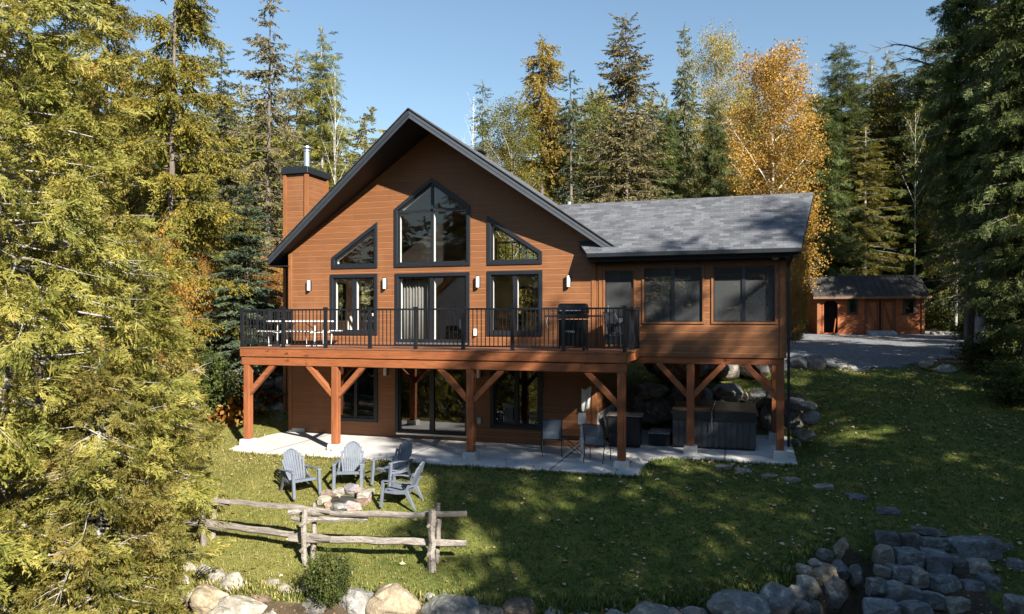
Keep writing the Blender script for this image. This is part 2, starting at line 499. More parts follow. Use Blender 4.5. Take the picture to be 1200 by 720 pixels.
# ------------------------------------------------------------------ ground
CP = [  # lawn and lower terrace, (x, y, z)
    (-.5, -.9, -.04), (2, -1.0, -.07), (5, -1.0, -.08), (8, -.9, -.10), (11, -.9, -.12), (4.7, -2.12, -.31), (2.5, -2.6, -.25), (6.4, -2.5, -.55), (7.9, -4.68, -1.21), (5.5, -5.1, -1.16),
    (3.2, -5.3, -.99), (.5, -4.5, -.71), (-2, -4.2, -.25), (-1.6, .1, .15), (10.5, -1.7, -.42), (10.9, -4.1, -1.18), (13.9, -2.3, -.80), (11.7, -4.8, -1.36), (14.3, -3.3, -1.15), (7.3, -5.5, -1.3),
    (4.2, -6.1, -1.2), (15.6, 2, -.06), (16.5, .6, -.25), (17.9, 2, -.12), (19, .8, -.5), (16.6, 5.8, .9), (20, 6.9, .95), (19.8, 10.5, 1.66), (15.9, 8.6, 1.65), (15.7, 4.3, .2), (15.6, 6.2, .65),
    (15.8, -1.5, -.82), (18.3, -.8, -.85), (15.4, -3.7, -1.42), (17.2, -3.2, -1.45), (23, -2, -.9), (25, 5, .9), (27, 12, 1.8),
    (0, 2, -.05), (3, 3, -.1), (7, 3, -.1), (9.7, 3, -.1), (12, 2.2, -.08), (14.6, 2.2, -.08), (12, 4, -.08), (14.8, 4, -.08), (10, 6.2, -.08), (12, 6.3, -.08), (14.5, 6.1, -.05),
    (10, 7.2, 1.0), (12, 7.2, 1.15), (14.5, 7.2, 1.1), (10, 9.4, 1.75), (12.4, 9.3, 1.75), (14.5, 9.3, 1.75), (10, 10.6, 2.35), (13, 10.6, 2.3), (16.4, 11.0, 2.0),
    (-.9, 1.9, .09), (-2.0, 3.2, .5), (-2.5, 4.3, 1.0), (-3.5, 6, 2.0), (-4.4, 7.5, 2.4), (-1.0, 6, 1.9), (-7.5, 3.5, 1.2), (-6, -1, .3), (-6, -5, -.5), (-10, 0, .7),
    (17.9, 15.7, 2.2), (19.5, 27.7, 2.6), (23.9, 20.7, 2.3), (23, 18, 2.25), (12, 16, 2.5), (12, 26, 2.65), (28, 28, 2.7), (3, 8, 2.2), (6, 8, 2.2), (5, 14, 2.6), (0, 14, 2.8), (-8, 12, 3.0), (-15, 8, 2.6), (-15, -6, -.4),
    (5, 30, 3.4), (-10, 30, 3.8), (20, 45, 3.6), (32, 40, 3.3), (34, 20, 2.4), (34, 5, .9), (34, -8, -1.0), (4, -8, -1.6), (0, -8, -1.4), (-6, -10, -1.6), (12, -8, -1.9), (20, -8, -2.0), (28, -12, -2.0), (12, -14, -2.6)]
CPA = np.array(CP)


def _tps(r2):
    return np.where(r2 > 1e-9, .5 * r2 * np.log(np.maximum(r2, 1e-9)), 0)


_n = len(CP)
_d2 = ((CPA[:, None, :2] - CPA[None, :, :2]) ** 2).sum(2)
_A = np.zeros((_n + 3, _n + 3))
_A[:_n, :_n] = _tps(_d2) + np.eye(_n) * .06
_A[:_n, _n:] = np.c_[np.ones(_n), CPA[:, :2]]
_A[_n:, :_n] = _A[:_n, _n:].T
_W = np.linalg.solve(_A, np.r_[CPA[:, 2], 0, 0, 0])

EDGE = [(-12, -8.2), (-4, -7.6), (1, -7.0), (3.6, -6.6), (5.8, -6.45), (7.2, -6.1), (9.15, -5.65), (10.5, -5.4), (11.7, -5.05), (13.2, -4.35), (14.35, -3.45), (15.1, -2.4)]


def edge_dist(x, y):
    """signed distance past the top of the stone wall at the lake side of the lawn (positive outside)"""
    best = np.full(x.shape, 1e9); sg = np.zeros(x.shape)
    for (x0, y0), (x1, y1) in zip(EDGE[:-1], EDGE[1:]):
        dx, dy = x1 - x0, y1 - y0
        L2 = dx * dx + dy * dy
        t = np.clip(((x - x0) * dx + (y - y0) * dy) / L2, 0, 1)
        d = np.hypot(x - x0 - t * dx, y - y0 - t * dy)
        c = dx * (y - y0) - dy * (x - x0)
        m = d < best
        best = np.where(m, d, best); sg = np.where(m, np.where(c < 0, 1.0, -1.0), sg)
    return best * sg


def ground_z(x, y):
    x = np.atleast_1d(np.asarray(x, float)); y = np.atleast_1d(np.asarray(y, float))
    z = np.empty(x.shape)
    for a in range(0, len(x), 20000):
        xs, ys = x[a:a + 20000], y[a:a + 20000]
        cx, cy = np.clip(xs, -16, 35), np.clip(ys, -15, 46)
        r2 = (cx[:, None] - CPA[:, 0]) ** 2 + (cy[:, None] - CPA[:, 1]) ** 2
        z[a:a + 20000] = _tps(r2) @ _W[:_n] + _W[_n] + _W[_n + 1] * cx + _W[_n + 2] * cy
    z = np.clip(z, -3.2, 4.2)
    d = edge_dist(x, y)
    z = z - 1.15 * sstep(.1, .75, d) * sstep(16.2, 15.0, x) * sstep(-20, -14, y)
    # the flat pad under house and patio
    pad = sstep(-.45, .0, x) * sstep(15.3, 15.05, x) * sstep(-.75, -.55, y + np.where(x > 11.2, -2.55, 0)) * sstep(6.55, 6.35, y)
    z = np.where(pad > 0, z * (1 - pad) + np.minimum(z, -.08) * pad, z)
    inside = (x > -.1) & (x < 9.6) & (y > 2.6) & (y < 11)
    z = np.where(inside, np.minimum(z, np.where(y < 6.2, -.08, 2.5)), z)
    z = z - .20 * sstep(15.1, 15.5, x) * sstep(19.2, 18.6, x) * sstep(-.9, -1.3, y - .22 * (x - 16.9)) * sstep(-20, -14, y)
    return z + .03 * np.sin(x * 1.7 + .6) * np.sin(y * 1.3 + 1.0) * (1 - pad) * sstep(200, 60, np.hypot(x, y))


def gz(x, y):
    return float(ground_z([x], [y])[0])


def axis_lines(lo, hi, step, far):
    a = list(np.arange(lo, hi + 1e-6, step))
    s = step; x = hi
    while x < far: s *= 1.35; x += s; a.append(x)
    s = step; x = lo
    while x > -far: s *= 1.35; x -= s; a.insert(0, x)
    return np.array(a)


gx = axis_lines(-9, 26, .2, 3500); gy = axis_lines(-8.5, 14, .2, 3500)
GX, GY = np.meshgrid(gx, gy)
gxf, gyf = GX.ravel(), GY.ravel()
gzf = ground_z(gxf, gyf)
ny_, nx_ = GX.shape
me = bpy.data.meshes.new('ground')
nv = nx_ * ny_
me.vertices.add(nv)
me.vertices.foreach_set('co', np.c_[gxf, gyf, gzf].ravel())
ii = (np.arange(ny_ - 1)[:, None] * nx_ + np.arange(nx_ - 1)[None, :]).ravel()
quads = np.c_[ii, ii + 1, ii + nx_ + 1, ii + nx_]
me.loops.add(quads.size); me.loops.foreach_set('vertex_index', quads.ravel())
me.polygons.add(len(quads)); me.polygons.foreach_set('loop_start', np.arange(0, quads.size, 4))
me.polygons.foreach_set('use_smooth', np.ones(len(quads), bool))
me.update(calc_edges=True)


def soil_mask(x, y):
    """1 where the ground is bare soil and leaf litter: forest floor, stone terraces, below the wall"""
    d = edge_dist(x, y)
    m = sstep(-.35, .25, d) * sstep(16.5, 15, x)
    terr = sstep(15.0, 15.4, x) * sstep(18.0, 17.4, x) * sstep(-1.2, -1.7, y + .14 * (x - 16) * -1)
    front = sstep(-4.2, -5.0, y) * sstep(15, 16, x)
    wood = np.maximum(sstep(12.0, 13.5, y - .0 * x), sstep(3.2, 5.5, y) * sstep(-.3, -1.4, x))
    wood = np.maximum(wood, sstep(22, 26, x + .25 * (y - 6)))
    wood = np.maximum(wood, sstep(-5, -8, x))
    wall = sstep(6.3, 6.6, y) * sstep(7.5, 7.2, y) * sstep(9, 9.6, x) * sstep(15.6, 15.2, x)
    return np.clip(np.maximum.reduce([m, terr, front, wood, wall]), 0, 1)


att = me.attributes.new('soil', 'FLOAT', 'POINT')
att.data.foreach_set('value', soil_mask(gxf, gyf))
t = NT('lawn_and_soil')
p = t.pos()
soil = t.n('Attribute', attribute_name='soil').outputs['Fac']
sn = t.noise(p, 2.2, 5, .65)
sf = t.ramp(t.math('ADD', soil, t.math('MULTIPLY', t.math('SUBTRACT', sn, .5), .9)), [(.38, 0), (.62, 1)])
n1 = t.noise(p, .45, 4); n2 = t.noise(p, 3.2, 5, .7); n3 = t.noise(p, 45, 3)
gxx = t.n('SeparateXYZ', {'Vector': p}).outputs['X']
yellow_left = t.ramp(t.math('ADD', t.math('DIVIDE', gxx, 20.0), t.math('MULTIPLY', n2, .25)), [(.30, 1), (.62, 0)])   # the lawn is yellower towards the fence end
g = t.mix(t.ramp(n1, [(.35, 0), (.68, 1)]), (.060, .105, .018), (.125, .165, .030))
g = t.mix(yellow_left, g, t.mix(t.ramp(n1, [(.35, 0), (.68, 1)]), (.13, .145, .030), (.26, .235, .070)))
g = t.mix(t.ramp(n2, [(.40, 0), (.68, .75)]), g, (.25, .215, .065))
g = t.mix(t.ramp(n3, [(.38, .65), (.6, 0)]), g, (.05, .068, .014))
d1 = t.mix(t.ramp(t.noise(p, 1.6, 5), [(.3, 0), (.7, 1)]), (.045, .034, .024), (.12, .088, .055))
lit = t.n('TexVoronoi', {'Vector': p, 'Scale': 14.0}, feature='F1')
d1 = t.mix(t.ramp(lit.outputs['Distance'], [(.18, .7), (.3, 0)]), d1, t.ramp(t.n('SeparateXYZ', {'Vector': lit.outputs['Color']}).outputs[0], [(0, (.10, .065, .03)), (.5, (.22, .13, .055)), (1, (.33, .24, .12))]))
c = t.mix(sf, g, d1)
g = t.mix(t.ramp(t.noise(p, 1.1, 6, .7), [(.52, 0), (.70, .55)]), g, (.045, .075, .016))
g = t.mix(t.ramp(t.noise(p, 9, 4, .7), [(.55, 0), (.72, .6)]), g, (.27, .22, .085))
c = t.mix(sf, g, d1)
h = t.math('ADD', n3, t.math('MULTIPLY', n2, 1.2))
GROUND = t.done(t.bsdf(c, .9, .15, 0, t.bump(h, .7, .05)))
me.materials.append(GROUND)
ground = bpy.data.objects.new('ground', me); COL.objects.link(ground)
tag(ground, 'lawn sloping to the lake side and leaf covered forest floor', 'ground', kind='structure')

# gravel drive behind the porch: one sheet that follows the ground
rows = [(9.9, 15.9, 16.9), (11.2, 13.4, 18.6), (13, 10.2, 20.2), (15.5, 8.6, 22.0), (18.5, 7.6, 23.4), (22, 7.6, 25.2), (25, 8, 27.5), (29, 8, 29.5), (33, 12, 31)]
NYR, NXR = 44, 40
vs, fs = [], []
for j in range(NYR):
    tt = j / (NYR - 1) * (len(rows) - 1); k = min(int(tt), len(rows) - 2); w = tt - k
    y0, xa, xb = [rows[k][i] * (1 - w) + rows[k + 1][i] * w for i in range(3)]
    for i in range(NXR):
        s_ = i / (NXR - 1)
        x0 = xa + (xb - xa) * s_ + (.35 * math.sin(j * 1.3) if i in (0, NXR - 1) else 0)
        e = -.06 if (i in (0, NXR - 1) or j in (0, NYR - 1)) else .05
        vs.append((x0, y0 + (.25 * math.sin(i * .9) if j == 0 else 0), e))
vz = ground_z([q[0] for q in vs], [q[1] for q in vs])
vs = [(q[0], q[1], q[2] + z) for q, z in zip(vs, vz)]
for j in range(NYR - 1):
    for i in range(NXR - 1):
        a = j * NXR + i
        fs.append((a, a + 1, a + NXR + 1, a + NXR))
t = NT('blue_grey_gravel')
p = t.pos()
v = t.n('TexVoronoi', {'Vector': p, 'Scale': 16.0}, feature='F1')
c = t.ramp(t.n('SeparateXYZ', {'Vector': v.outputs['Color']}).outputs[0], [(0, (.09, .10, .12)), (.6, (.17, .18, .20)), (1, (.30, .30, .30))])
c = t.mix(t.ramp(t.noise(p, .5, 4), [(.42, 0), (.7, .7)]), c, (.21, .175, .13))
GRAVEL = t.done(t.bsdf(c, .9, .2, 0, t.bump(v.outputs['Distance'], .6, .04)))
o = MB().add(vs, fs).build('driveway', GRAVEL, smooth=True, fix=False)
tag(o, 'blue grey gravel drive between the house and the log shed', 'driveway', kind='structure')

# patio slab with the walk along the porch
mb = MB()
mb.prism([(-.30, 2.45), (-.42, 1.6), (.05, -.55), (.9, -.72), (4.2, -.70), (8, -.62), (11.25, -.52), (11.35, .8), (11.75, 1.75), (12.6, 2.02), (14.78, 1.95), (14.85, 6.35), (9.7, 6.35), (9.7, 2.60), (-.2, 2.60)][::-1], -.25, .0, 'z')
t = NT('patio_concrete')
p = t.pos()
c = t.mix(t.ramp(t.noise(p, .9, 5, .65), [(.35, 0), (.7, 1)]), (.42, .41, .395), (.58, .575, .56))
c = t.mix(t.ramp(t.noise(p, 5, 5, .7), [(.55, 0), (.75, .5)]), c, (.31, .30, .28))
c = t.mix(t.ramp(t.noise(p, 1.6, 6, .75), [(.58, 0), (.74, .55)]), c, (.27, .255, .23))
sx = t.n('SeparateXYZ', {'Vector': p}).outputs['X']
jt = t.math('ABSOLUTE', t.math('SUBTRACT', t.math('FRACT', t.math('DIVIDE', t.math('ADD', sx, .6), 3.9)), .5))
jm = t.ramp(jt, [(.0, 1), (.006, 0)], 'CONSTANT')
c = t.mix(jm, c, (.22, .21, .2))
PATIO = t.done(t.bsdf(c, .85, .2, 0, t.bump(t.noise(p, 60, 3), .2, .01)))
tag(mb.build('patio', PATIO, bevel=.02), 'pale concrete patio slab along the lower storey', 'patio', kind='structure')
# ------------------------------------------------------------------ house
HX = 4.735                       # ridge of the main roof
WV = 2.54                        # facade
PITCH = .70
RZ = 9.33
house = empty('chalet', (4.7, 6.5, 0), 0, 'brown wood sided chalet with black steep gable, tall windows and a screened porch wing', 'house')


def roof_z(x, d=0.0):
    return RZ - d - PITCH * abs(x - HX)


def face_front(y):
    return lambda u, z, o: (u, y + o, z)


# facade
wins_main = {
    'cl': [(1.32, 3.07), (2.95, 3.07), (2.95, 4.93), (1.32, 4.93)],
    'sl': [(3.54, 2.80), (5.93, 2.80), (5.93, 4.92), (3.54, 4.92)],
    'cr': [(6.47, 3.07), (8.12, 3.07), (8.12, 4.93), (6.47, 4.93)],
    'tl': [(1.37, 5.10), (2.95, 5.10), (2.95, 6.50), (1.37, 5.45)],
    'tr': [(6.47, 5.10), (8.11, 5.10), (8.11, 5.45), (6.47, 6.53)],
    'bg': [(3.51, 5.10), (5.95, 5.10), (5.95, 6.85), (4.73, 7.72), (3.51, 6.85)],
    'll': [(1.41, .42), (2.96, .42), (2.96, 2.24), (1.41, 2.24)],
    'ls': [(3.54, .10), (5.93, .10), (5.93, 2.24), (3.54, 2.24)],
    'lr': [(6.56, .42), (8.12, .42), (8.12, 2.24), (6.56, 2.24)],
}
XL, XR = -.15, 9.62
outer = [(XL, .0), (XR, .0), (XR, roof_z(XR, .24)), (HX, RZ - .24), (XL, roof_z(XL, .24))]
mb = MB()
wall_faces(mb, outer, [inset(w, .03) for w in wins_main.values()], face_front(WV), .178)
inner_holes = [inset(w, .10) for w in wins_main.values()]
mb.build('front_wall', SID, house, fix=False)
mb = MB()
wall_faces(mb, outer, inner_holes, lambda u, z, o: (u, WV + .2, z))
mb.build('inner_wall', INWALL, house)
# side and rear walls
left_windows = [[(5.24, 3.5), (5.87, 3.5), (5.87, 4.85), (5.24, 4.85)], [(6.91, 3.5), (7.90, 3.5), (7.90, 4.85), (6.91, 4.85)]]
mb = MB()
wall_faces(mb, [(WV + .001, 0), (11, 0), (11, 5.6), (WV + .001, 5.6)], left_windows, lambda u, z, o: (XL + o, u, z), .178)
mb.build('side_wall', SIDY, house, fix=False)
mb = MB()
wall_faces(mb, [(WV + .001, .9), (11, .9), (11, 5.6), (WV + .001, 5.6)], [], lambda u, z, o: (XR - o, u, z), .178)
mb.build('side_wall', SIDY, house, fix=False)
MB().box((XR - .22, WV + .22, 0), (XR + .02, 6.3, .9)).build('foundation', CONC, house)
MB().box((XL + .012, WV + .22, -.1), (XL + .2, 10.9, .16)).build('foundation', CONC, house)
MB().box((XL - .02, WV - .01, -.1), (XL + .55, WV + .012, .12)).build('foundation', CONC, house)
rear = [[(.5, 3.1), (1.3, 3.1), (1.3, 4.9), (.5, 4.9)], [(1.75, 3.1), (2.6, 3.1), (2.6, 4.9), (1.75, 4.9)], [(4.6, 3.3), (5.5, 3.3), (5.5, 4.9), (4.6, 4.9)], [(3.4, 5.6), (6.0, 5.6), (6.0, 7.3), (3.4, 7.3)]]
mb = MB()
wall_faces(mb, outer, rear, lambda u, z, o: (u, 11.0, z)); wall_faces(mb, outer, rear, lambda u, z, o: (u, 10.85, z), m=1)
mb.build('rear_wall', [SID, INWALL], house)
MB().box((XR - .03, 2.76, .02), (XR - .01, 10.84, 5.6)).build('inner_side_wall', INWALL, house)
wall_faces(MB(), [(2.76, .02), (10.84, .02), (10.84, 5.6), (2.76, 5.6)], left_windows, lambda u, z, o: (XL + .06, u, z)).build('inner_side_wall', INWALL, house)
for w_ in left_windows:
    i_ = inset(w_, .07); mb = MB()
    for k in range(4):
        j = (k + 1) % 4
        mb.add([(XL - .03, *w_[k]), (XL - .03, *w_[j]), (XL - .03, *i_[j]), (XL - .03, *i_[k]), (XL + .07, *w_[k]), (XL + .07, *w_[j]), (XL + .07, *i_[j]), (XL + .07, *i_[k])], [(0, 1, 2, 3), (7, 6, 5, 4), (0, 4, 5, 1), (2, 6, 7, 3)])
    f_ = mb.build('side_window', BLACK, house)
    MB().add([(XL + .01, *q) for q in i_], [(0, 1, 2, 3)]).build('pane', GLASS, f_, fix=False)
# floors, ceiling
mb = MB().box((XL + .04, 2.76, 2.52), (XR - .04, 10.83, 2.74)); mb.build('main_floor', INFLOOR, house)
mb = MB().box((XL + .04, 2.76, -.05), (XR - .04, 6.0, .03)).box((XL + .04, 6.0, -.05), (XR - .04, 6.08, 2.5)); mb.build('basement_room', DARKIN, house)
mb = MB()
mb.box((XL + .04, 6.9, 5.1), (XR - .04, 10.83, 5.32)); mb.build('loft_floor', INWOOD, house)
mb = MB()
mb.prism([(XL + .05, roof_z(XL + .05, .30)), (HX, RZ - .30), (XR - .05, roof_z(XR - .05, .30)), (XR - .05, roof_z(XR - .05, .26)), (HX, RZ - .26), (XL + .05, roof_z(XL + .05, .26))], 2.76, 10.83)
mb.build('ceiling', INWOOD, house)
# stair wall, stair and loft railing seen through the tall windows
def pp(pts, v):
    return [(onv(a, b, v)[0], onv(a, b, v)[2]) for a, b in pts]
mb = MB().prism(pp([(466, 401), (466, 302), (507, 271), (512, 262), (519, 262), (519, 330), (507, 340), (507, 400)], 6.0), 6.0, 6.12)
mb.build('stair_wall', INWALL, house)
mb = MB().prism(pp([(507, 400), (507, 346), (541, 318), (560, 318), (560, 400)], 6.4), 6.4, 6.5)
mb.build('stair_back_panel', INWALLB, house)
mb = MB().prism(pp([(504, 353), (504, 343), (545, 306), (553, 306)], 6.2), 6.16, 6.36); mb.build('stair', INWOOD, house)
mb = MB()
for x_ in np.linspace(4.6, 7.6, 13): mb.box((x_ - .015, 6.93, 5.33), (x_ + .015, 6.96, 6.2), 1)
mb.box((4.5, 6.9, 6.2), (8.6, 7.0, 6.27)); mb.box((5.15, 6.88, 5.32), (5.27, 7.0, 6.4)); mb.bar((3.3, 6.3, 5.0), (5.2, 6.94, 6.25), .06, .08)
mb.build('loft_railing', [INWOOD, RAILM], house)

# windows
def window(poly, y, parts, trim=.11, tm=BLACK, sm=BLACK, glass=GLASS, white=True, proud=.035, gd=.075, name='window', pane='pane'):
    mb = MB().ring(poly, inset(poly, trim), y - proud, y + .06)
    w = mb.build(name, tm, house, bevel=.006)
    ip = inset(poly, trim - .004)
    i2 = inset(poly, trim + .045)
    MB().ring(ip, i2, y + .022, y + .085).build('sash', sm, w)
    if white: MB().ring(inset(poly, trim - .004), inset(poly, trim + .03), y + .0855, y + .21).build('jamb', WHITE, w)
    n = len(i2)
    gp = inset(poly, trim + .03)
    g = MB().add([(p[0], y + gd, p[1]) for p in gp], [tuple(range(n))]).build(pane, glass, w, fix=False)
    for (x0, z0, x1, z1, wd) in parts:
        MB().bar((x0, y + .052, z0), (x1, y + .052, z1), wd, .066, (0, 1, 0)).build('mullion', sm, w)
        if white: MB().bar((x0 + .012, y + .15, z0), (x1 + .012, y + .15, z1), wd * .7, .12, (0, 1, 0)).build('jamb', WHITE, w)
    return w

W = wins_main
window(W['cl'], WV, [(2.135, 3.18, 2.135, 4.82, .12)])
window(W['sl'], WV, [(4.72, 2.9, 4.72, 4.81, .12)], name='patio_door')
window(W['cr'], WV, [(7.30, 3.18, 7.30, 4.82, .12)])
window(W['tl'], WV, []); window(W['tr'], WV, [])
window(W['bg'], WV, [(4.73, 5.2, 4.73, 7.60, .075), (3.6, 6.77, 5.86, 6.77, .07)])
window(W['ll'], WV, [(2.19, .5, 2.19, 2.14, .10)], glass=GLASSD, white=False)
window(W['ls'], WV, [(4.72, .2, 4.72, 2.14, .14)], glass=GLASSD, white=False, name='patio_door')
window(W['lr'], WV, [(7.34, .5, 7.34, 2.14, .13)], glass=GLASSD, white=False)
for z_ in (2.80, .10): MB().box((3.60, WV - .075, z_ + .005), (5.87, WV - .036, z_ + .055)).build('door_sill', STEEL, house)
for w_ in rear: window(w_, 11.0, [], white=False, trim=.07, proud=-.03)
# thin wood casing beside the black trim, corner boards, water table
MB().box((XL - .03, WV - .022, .06), (XL + .10, WV + .10, 5.62)).build('corner_board', TRIMW, house, bevel=.005)
MB().box((XR - .10, WV - .024, .06), (XR + .03, WV + .1, 5.06)).build('corner_board', TRIMW, house, bevel=.005)

# curtain behind the left pane of the deck doors
vs, fs = [], []
for i in range(57):
    x_ = 3.62 + 1.02 * i / 56
    y_ = WV + .30 + .035 * math.sin(i * 1.15) + .012 * math.sin(i * .37)
    vs += [(x_, y_, 2.78), (x_ + .006 * math.sin(i), y_, 4.82)]
for i in range(56): fs.append((2 * i, 2 * i + 2, 2 * i + 3, 2 * i + 1))
cu = MB().add(vs, fs).build('curtain', m_plain('curtain_linen', (.17, .16, .148), .9, .1, var=.08), house, smooth=True, fix=False)
cu.modifiers.new('thickness', 'SOLIDIFY').thickness = .004

# roof: shingle skin over a charcoal deck whose front edge runs out to a prow at the ridge
EX0, EX1 = HX - 5.49, HX + 5.49
YF, YE, YB, YBE = 1.0, 2.30, 12.3, 11.2
def roof_slab(mb, za, zb, g=0.0, back=0):
    e = 5.49 + g
    for s_ in (-1, 1):
        xe = HX + s_ * e
        P = [(xe, YE - g, RZ - PITCH * e), (HX, YF - g, RZ), (HX, YB + g, RZ), (xe, YBE + g, RZ - PITCH * e)]
        top = [(a, b, c - za) for a, b, c in P]; bot = [(a, b, c - zb) for a, b, c in P]
        if s_ > 0: fs = [(0, 1, 2, 3), (7, 6, 5, 4), (0, 4, 5, 1), (2, 6, 7, 3), (3, 7, 4, 0)]
        else: fs = [(3, 2, 1, 0), (4, 5, 6, 7), (1, 5, 4, 0), (3, 7, 6, 2), (0, 4, 7, 3)]
        mb.add(top + bot, fs)
mb = MB(); roof_slab(mb, -.012, .030, .02); roof = mb.build('roof', SHX, house)
mb = MB(); roof_slab(mb, .034, .24); mb.build('soffit', SOFF, roof)
mb = MB()
for s_ in (-1, 1):
    xe = HX + s_ * 5.49
    a, b = Vector((xe, YE, RZ - PITCH * 5.49)), Vector((HX, YF, RZ))
    dn = Vector((0, 0, -1)); out = Vector((0, -.022, 0))
    for z0, z1, off in ((.028, .135, .030), (.139, .245, .016)):
        o_ = Vector((0, -off, 0))
        q = [a + dn * z0 + o_, b + dn * z0 + o_, b + dn * z1 + o_, a + dn * z1 + o_]
        r_ = [v_ + Vector((0, off - .002, 0)) for v_ in q]
        mb.add(q + r_, [(0, 1, 2, 3), (7, 6, 5, 4), (0, 4, 5, 1), (1, 5, 6, 2), (2, 6, 7, 3), (3, 7, 4, 0)])
    mb.box((min(xe, xe - .03 * -s_) - .001, YE, RZ - PITCH * 5.49 - .24), (max(xe, xe - .03 * -s_) + .001, YBE, RZ - PITCH * 5.49 - .03))
FASC = m_plain('charcoal_fascia', (.036, .043, .054), .45, .5, var=.1, bump=.03)
mb.build('fascia', FASC, roof)
mb = MB()
for s_ in (-1, 1):
    a, b = Vector((HX + s_ * 5.51, YE - .045, RZ - PITCH * 5.51 + .012)), Vector((HX, YF - .045, RZ + .012))
    mb.bar(a, b, .05, .025, (0, 0, 1))
mb.build('drip_edge', DRIP, roof)
mb = MB().prism([(HX - .18, roof_z(HX - .18) + .03), (HX, RZ + .035), (HX + .18, roof_z(HX + .18) + .03), (HX + .18, roof_z(HX + .18) + .014), (HX, RZ + .016), (HX - .18, roof_z(HX - .18) + .014)], YF, YB)
mb.build('ridge_cap', SHX, roof)
# eave soffit closing the gap between wall and eave
MB().box((EX0 + .02, YE + .04, 5.20), (XL + .0, 11.0, 5.235)).build('eave_soffit', SOFF, roof)
MB().box((XR, YE + .04, 5.20), (EX1 - .02, 11.0, 5.235)).build('eave_soffit', SOFF, roof)
# vent box, pipe
vx, vy, vz = onv(558.5, 172, 7.0)
vz = roof_z(vx)
mb = MB().box((vx - .22, 6.8, vz - .2), (vx + .22, 7.25, vz + .30)).box((vx - .28, 6.74, vz + .30), (vx + .28, 7.31, vz + .36))
for k in range(3): mb.box((vx - .25, 6.77, vz + .02 + k * .09), (vx + .25, 7.28, vz + .05 + k * .09))
mb.build('roof_vent', BLACK, roof)
px_, py_, pz_ = onv(667, 240, 9.0)
mb = MB().lathe(px_, 9.0, [(.07, roof_z(px_) - .25), (.07, roof_z(px_) + .42), (.055, roof_z(px_) + .42), (.055, roof_z(px_) + .3)], 12); mb.build('vent_pipe', GREYMET, roof)

# chimney: sided box against the left wall
CX0, CX1, CY0, CY1, CZ = -.98, -.17, 3.52, 4.72, 8.35
mb = MB()
rect = [(CX0, .3), (CX1, .3), (CX1, CZ), (CX0, CZ)]
wall_faces(mb, rect, [], lambda u, z, o: (u, CY0 + o, z), .178)
wall_faces(mb, rect, [], lambda u, z, o: (u, CY1 - o, z), .178)
rect = [(CY0, .3), (CY1, .3), (CY1, CZ), (CY0, CZ)]
wall_faces(mb, rect, [], lambda u, z, o: (CX1 - o, u, z), .178, m=1)
wall_faces(mb, rect, [], lambda u, z, o: (CX0 + o, u, z), .178, m=1)
ch = mb.build('chimney', [SID, SIDY], house, fix=False)
mb = MB()
for x_, y_ in ((CX0, CY0), (CX1, CY0), (CX1, CY1), (CX0, CY1)): MB().box((x_ - .055, y_ - .055, .3), (x_ + .055, y_ + .055, CZ - .02)).build('corner_board', TRIMW, ch)
mb = MB().box((CX0 - .10, CY0 - .10, CZ - .005), (CX1 + .10, CY1 + .10, CZ + .20)).box((CX0 - .06, CY0 - .06, CZ + .20), (CX1 + .06, CY1 + .06, CZ + .23))
mb.build('chimney_cap', BLACK, ch, bevel=.01)
fx, fy = (CX0 + CX1) / 2 + .02, (CY0 + CY1) / 2
mb = MB().lathe(fx, fy, [(.13, CZ + .2), (.11, CZ + .27), (.105, CZ + .86), (.14, CZ + .87), (.14, CZ + .90), (.09, CZ + .92), (.09, CZ + .97), (.17, CZ + .98), (.16, CZ + 1.02), (.02, CZ + 1.05)], 18)
mb.build('flue_pipe', STEEL, ch, smooth=False)

# ------------------------------------------------------------------ porch wing
PX0, PX1, PY1 = 9.66, 14.52, 6.42
PB = 2.55
pw = {'door': [(9.84, 2.80), (10.73, 2.80), (10.73, 4.93), (9.84, 4.93)], 'a': [(10.90, 3.42), (12.53, 3.42), (12.53, 4.985), (10.90, 4.985)], 'b': [(12.70, 3.42), (14.33, 3.42), (14.33, 4.985), (12.70, 4.985)]}
mb = MB()
wall_faces(mb, [(PX0, PB), (PX1, PB), (PX1, 5.03), (PX0, 5.03)], [inset(w, .02) for w in pw.values()], face_front(WV), .178)
mb.build('porch_front_wall', SID, house, fix=False)
sidew = [[(2.75, 3.42), (4.35, 3.42), (4.35, 4.98), (2.75, 4.98)], [(4.55, 3.42), (6.2, 3.42), (6.2, 4.98), (4.55, 4.98)]]
mb = MB()
gable = [(WV + .001, PB), (PY1, PB), (PY1, 5.15), (4.48, 6.72), (WV + .001, 5.15)]
wall_faces(mb, gable, [inset(w, .02) for w in sidew], lambda u, z, o: (PX1 - o, u, z), .178)
mb.build('porch_end_wall', SIDY, house, fix=False)
backw = [[(10.0, 3.42), (12.0, 3.42), (12.0, 4.98), (10.0, 4.98)], [(12.2, 3.42), (14.3, 3.42), (14.3, 4.98), (12.2, 4.98)]]
mb = MB()
wall_faces(mb, [(PX0, PB), (PX1, PB), (PX1, 5.15), (PX0, 5.15)], [inset(w, .02) for w in backw], lambda u, z, o: (u, PY1 - o, z), .178)
mb.build('porch_rear_wall', SID, house, fix=False)
MB().box((PX0, WV + .03, 2.60), (PX1 - .03, PY1 - .03, 2.76)).build('porch_floor', DECKM, house)
MB().box((PX0, WV + .03, 5.12), (PX1 - .03, PY1 - .03, 5.16)).build('porch_ceiling', INWOOD, house)
MB().box((PX0 + .02, WV - .014, 5.032), (PX1 + .01, WV + .06, 5.36)).build('porch_frieze', BLACK, house)

